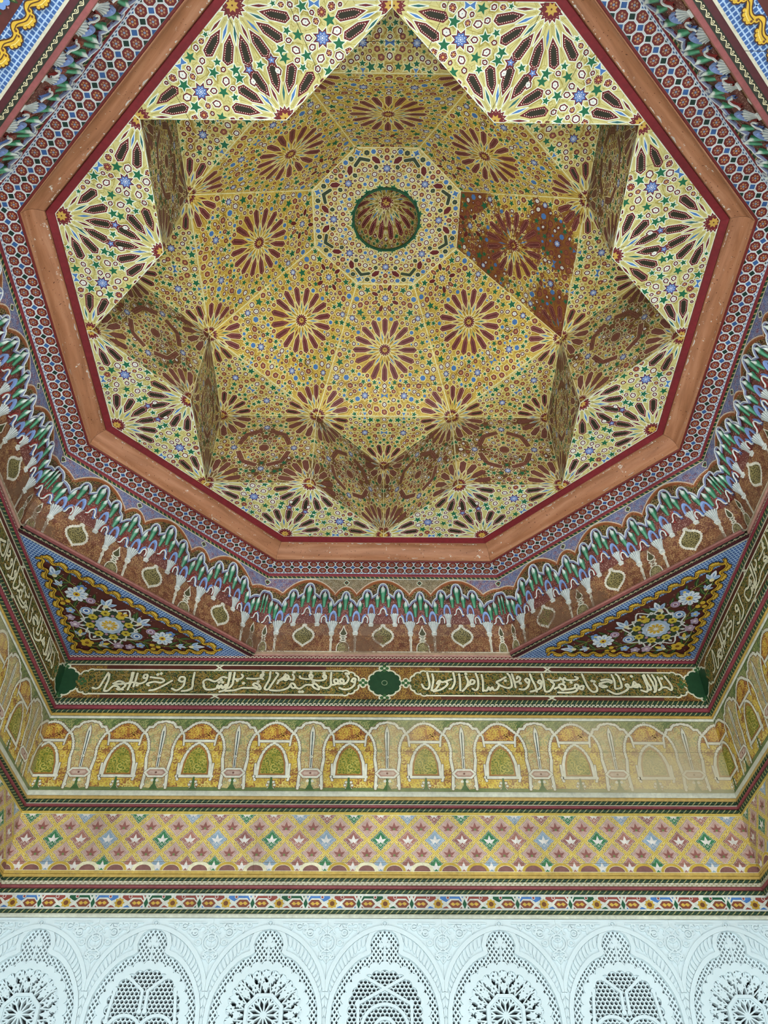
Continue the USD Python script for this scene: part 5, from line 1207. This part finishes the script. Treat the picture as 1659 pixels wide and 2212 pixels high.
    for s in (-1, 1):
        x = s*PB/2
        def arc(c, r, a0, a1): return LineString([(x+s*-1*(c[0]+r*math.cos(a)), c[1]+r*math.sin(a)) for a in np.linspace(a0, a1, 14)]).buffer(.0042, cap_style=2)
        for c, r, a0, a1 in (((0, -2.79), .05, -1.6, 1.6), ((0, -2.79), .034, -1.6, 1.6), ((.0, -2.76), .022, -1.6, 2.), ((.10, -2.735), .026, -2.5, 2.6), ((.10, -2.735), .012, 0, 6.2), ((.165, -2.70), .018, -2.6, 2.6), ((.215, -2.692), .011, 0, 6.2), ((.13, -2.70), .014, .5, 5), ((.075, -2.79), .016, 0, 6.2), ((.03, -2.865), .012, 0, 6.2), ((0, -2.89), .03, .2, 1.6), ((.055, -2.72), .02, 0, 4.4)): V.append(arc(c, r, a0, a1))
        V.append(LineString([(x, -2.9), (x-s*.04, -2.85), (x, -2.82)]).buffer(.004)); V.append(LineString([(x-s*.04, -2.68), (x-s*.26, -2.68)]).buffer(.0035)); V.append(LineString([(x, -2.74), (x-s*.03, -2.71), (x, -2.69)]).buffer(.004))
        for k in range(6): V.append(place(Polygon([(0, 0), (.02, .009), (.036, 0), (.02, -.007)]), (x-s*(.05+.033*k), -2.705-.018*(k % 2)), (.6 if s < 0 else 2.5)+k))
    V = unary_union(V).intersection(allow); put('carved_scrolls', V, -.002, e)
    rd = Point(0, -2.683).buffer(.0185, quad_segs=6); put('roundel', unary_union([rd.difference(Point(0, -2.683).buffer(.013)), ngon((0, -2.685), .0095, 3, -PI/2)]), -.002, e)
    return t
KN = {-3: 'star', -2: 'lobe', -1: 'star', 0: 'cross', 1: 'star', 2: 'lobe', 3: 'star'}
KP = {-3: 'star-filled, cut by the left edge of the photo', -2: 'honeycomb with forked bars, left of centre', -1: 'filled with a round star, just left of the middle', 0: 'middle window with two crossed bars over honeycomb', 1: 'filled with a round star, just right of the middle', 2: 'honeycomb with forked bars, right of centre', 3: 'star-filled, at the right edge of the photo'}
protos = {}
for i in range(-3, 4):
    m = wall_m('far') @ np.array([[1, 0, 0, .012+PB*i], [0, 1, 0, 0], [0, 0, 1, 0], [0, 0, 0, 1.]]); l = 'white pierced plaster window, '+KP[i]
    if KN[i] in protos: copy_of(protos[KN[i]], m, l)
    else: protos[KN[i]] = window(KN[i], m, l)
# ---------------------------------------------------------------- the room's shell: walls behind the boards, floor, added roof and the open court
def slab(name, lo, hi, mat):
    m = trimesh.creation.box(bounds=[lo, hi]); p = obj(name, m, mat); ptag(p, kind='structure'); return p
W0 = WALL+.0005
plain('shade_toned_plaster', (.22, .24, .26), .8, .1)  # plaster darkened in colour to paint in the shade behind the pierced windows
def wallset(name, axis, sgn):
    t = thing(name, None, None, kind='structure')
    def b(nm, z0, z1, d0, d1, mat, u0=-WALL-.2, u1=WALL+.2):
        lo, hi = sorted((sgn*(W0+d0), sgn*(W0+d1)))
        mm = trimesh.creation.box(bounds=[(u0, lo, Z0+z0), (u1, hi, Z0+z1)] if axis == 'y' else [(lo, u0, Z0+z0), (hi, u1, Z0+z1)]); obj(nm, mm, mat, t)
    b('upper_wall', -2.652, 2.2, .004 if axis == 'x' else .032, .4, 'render_wall')
    if axis == 'y':
        b('jali_back', -3.5, -2.652, .30, .4, 'shade_toned_plaster'); b('lower_wall', -Z0, -3.42, .0, .3, 'plaster')
        for s in (-1, 1): b('wall_end', -3.42, -2.652, .0, .3, 'plaster', *sorted((s*(2.337 if s < 0 else 2.375), s*(WALL+.2))))
    else: b('lower_wall', -Z0, -2.652, .0, .3, 'plaster')
wallset('wall_far', 'y', 1); wallset('wall_left', 'x', -1); wallset('wall_right', 'x', 1)
# the front is an open loggia: a deep lintel above the painted ceiling, the court beyond
slab('wall_front', (-2.9, -2.75, Z0-.755), (2.9, -2.40, Z0+2.2), 'render_wall')
slab('light_blocking_roof', (-2.9, -2.75, Z0+2.2), (2.9, 2.9, Z0+2.4), 'render_wall')  # unseen slab, added to stop sky light leaking through the panel joints
slab('floor', (-30, -40, -.2), (30, 2.9, 0), 'courtyard_stone')
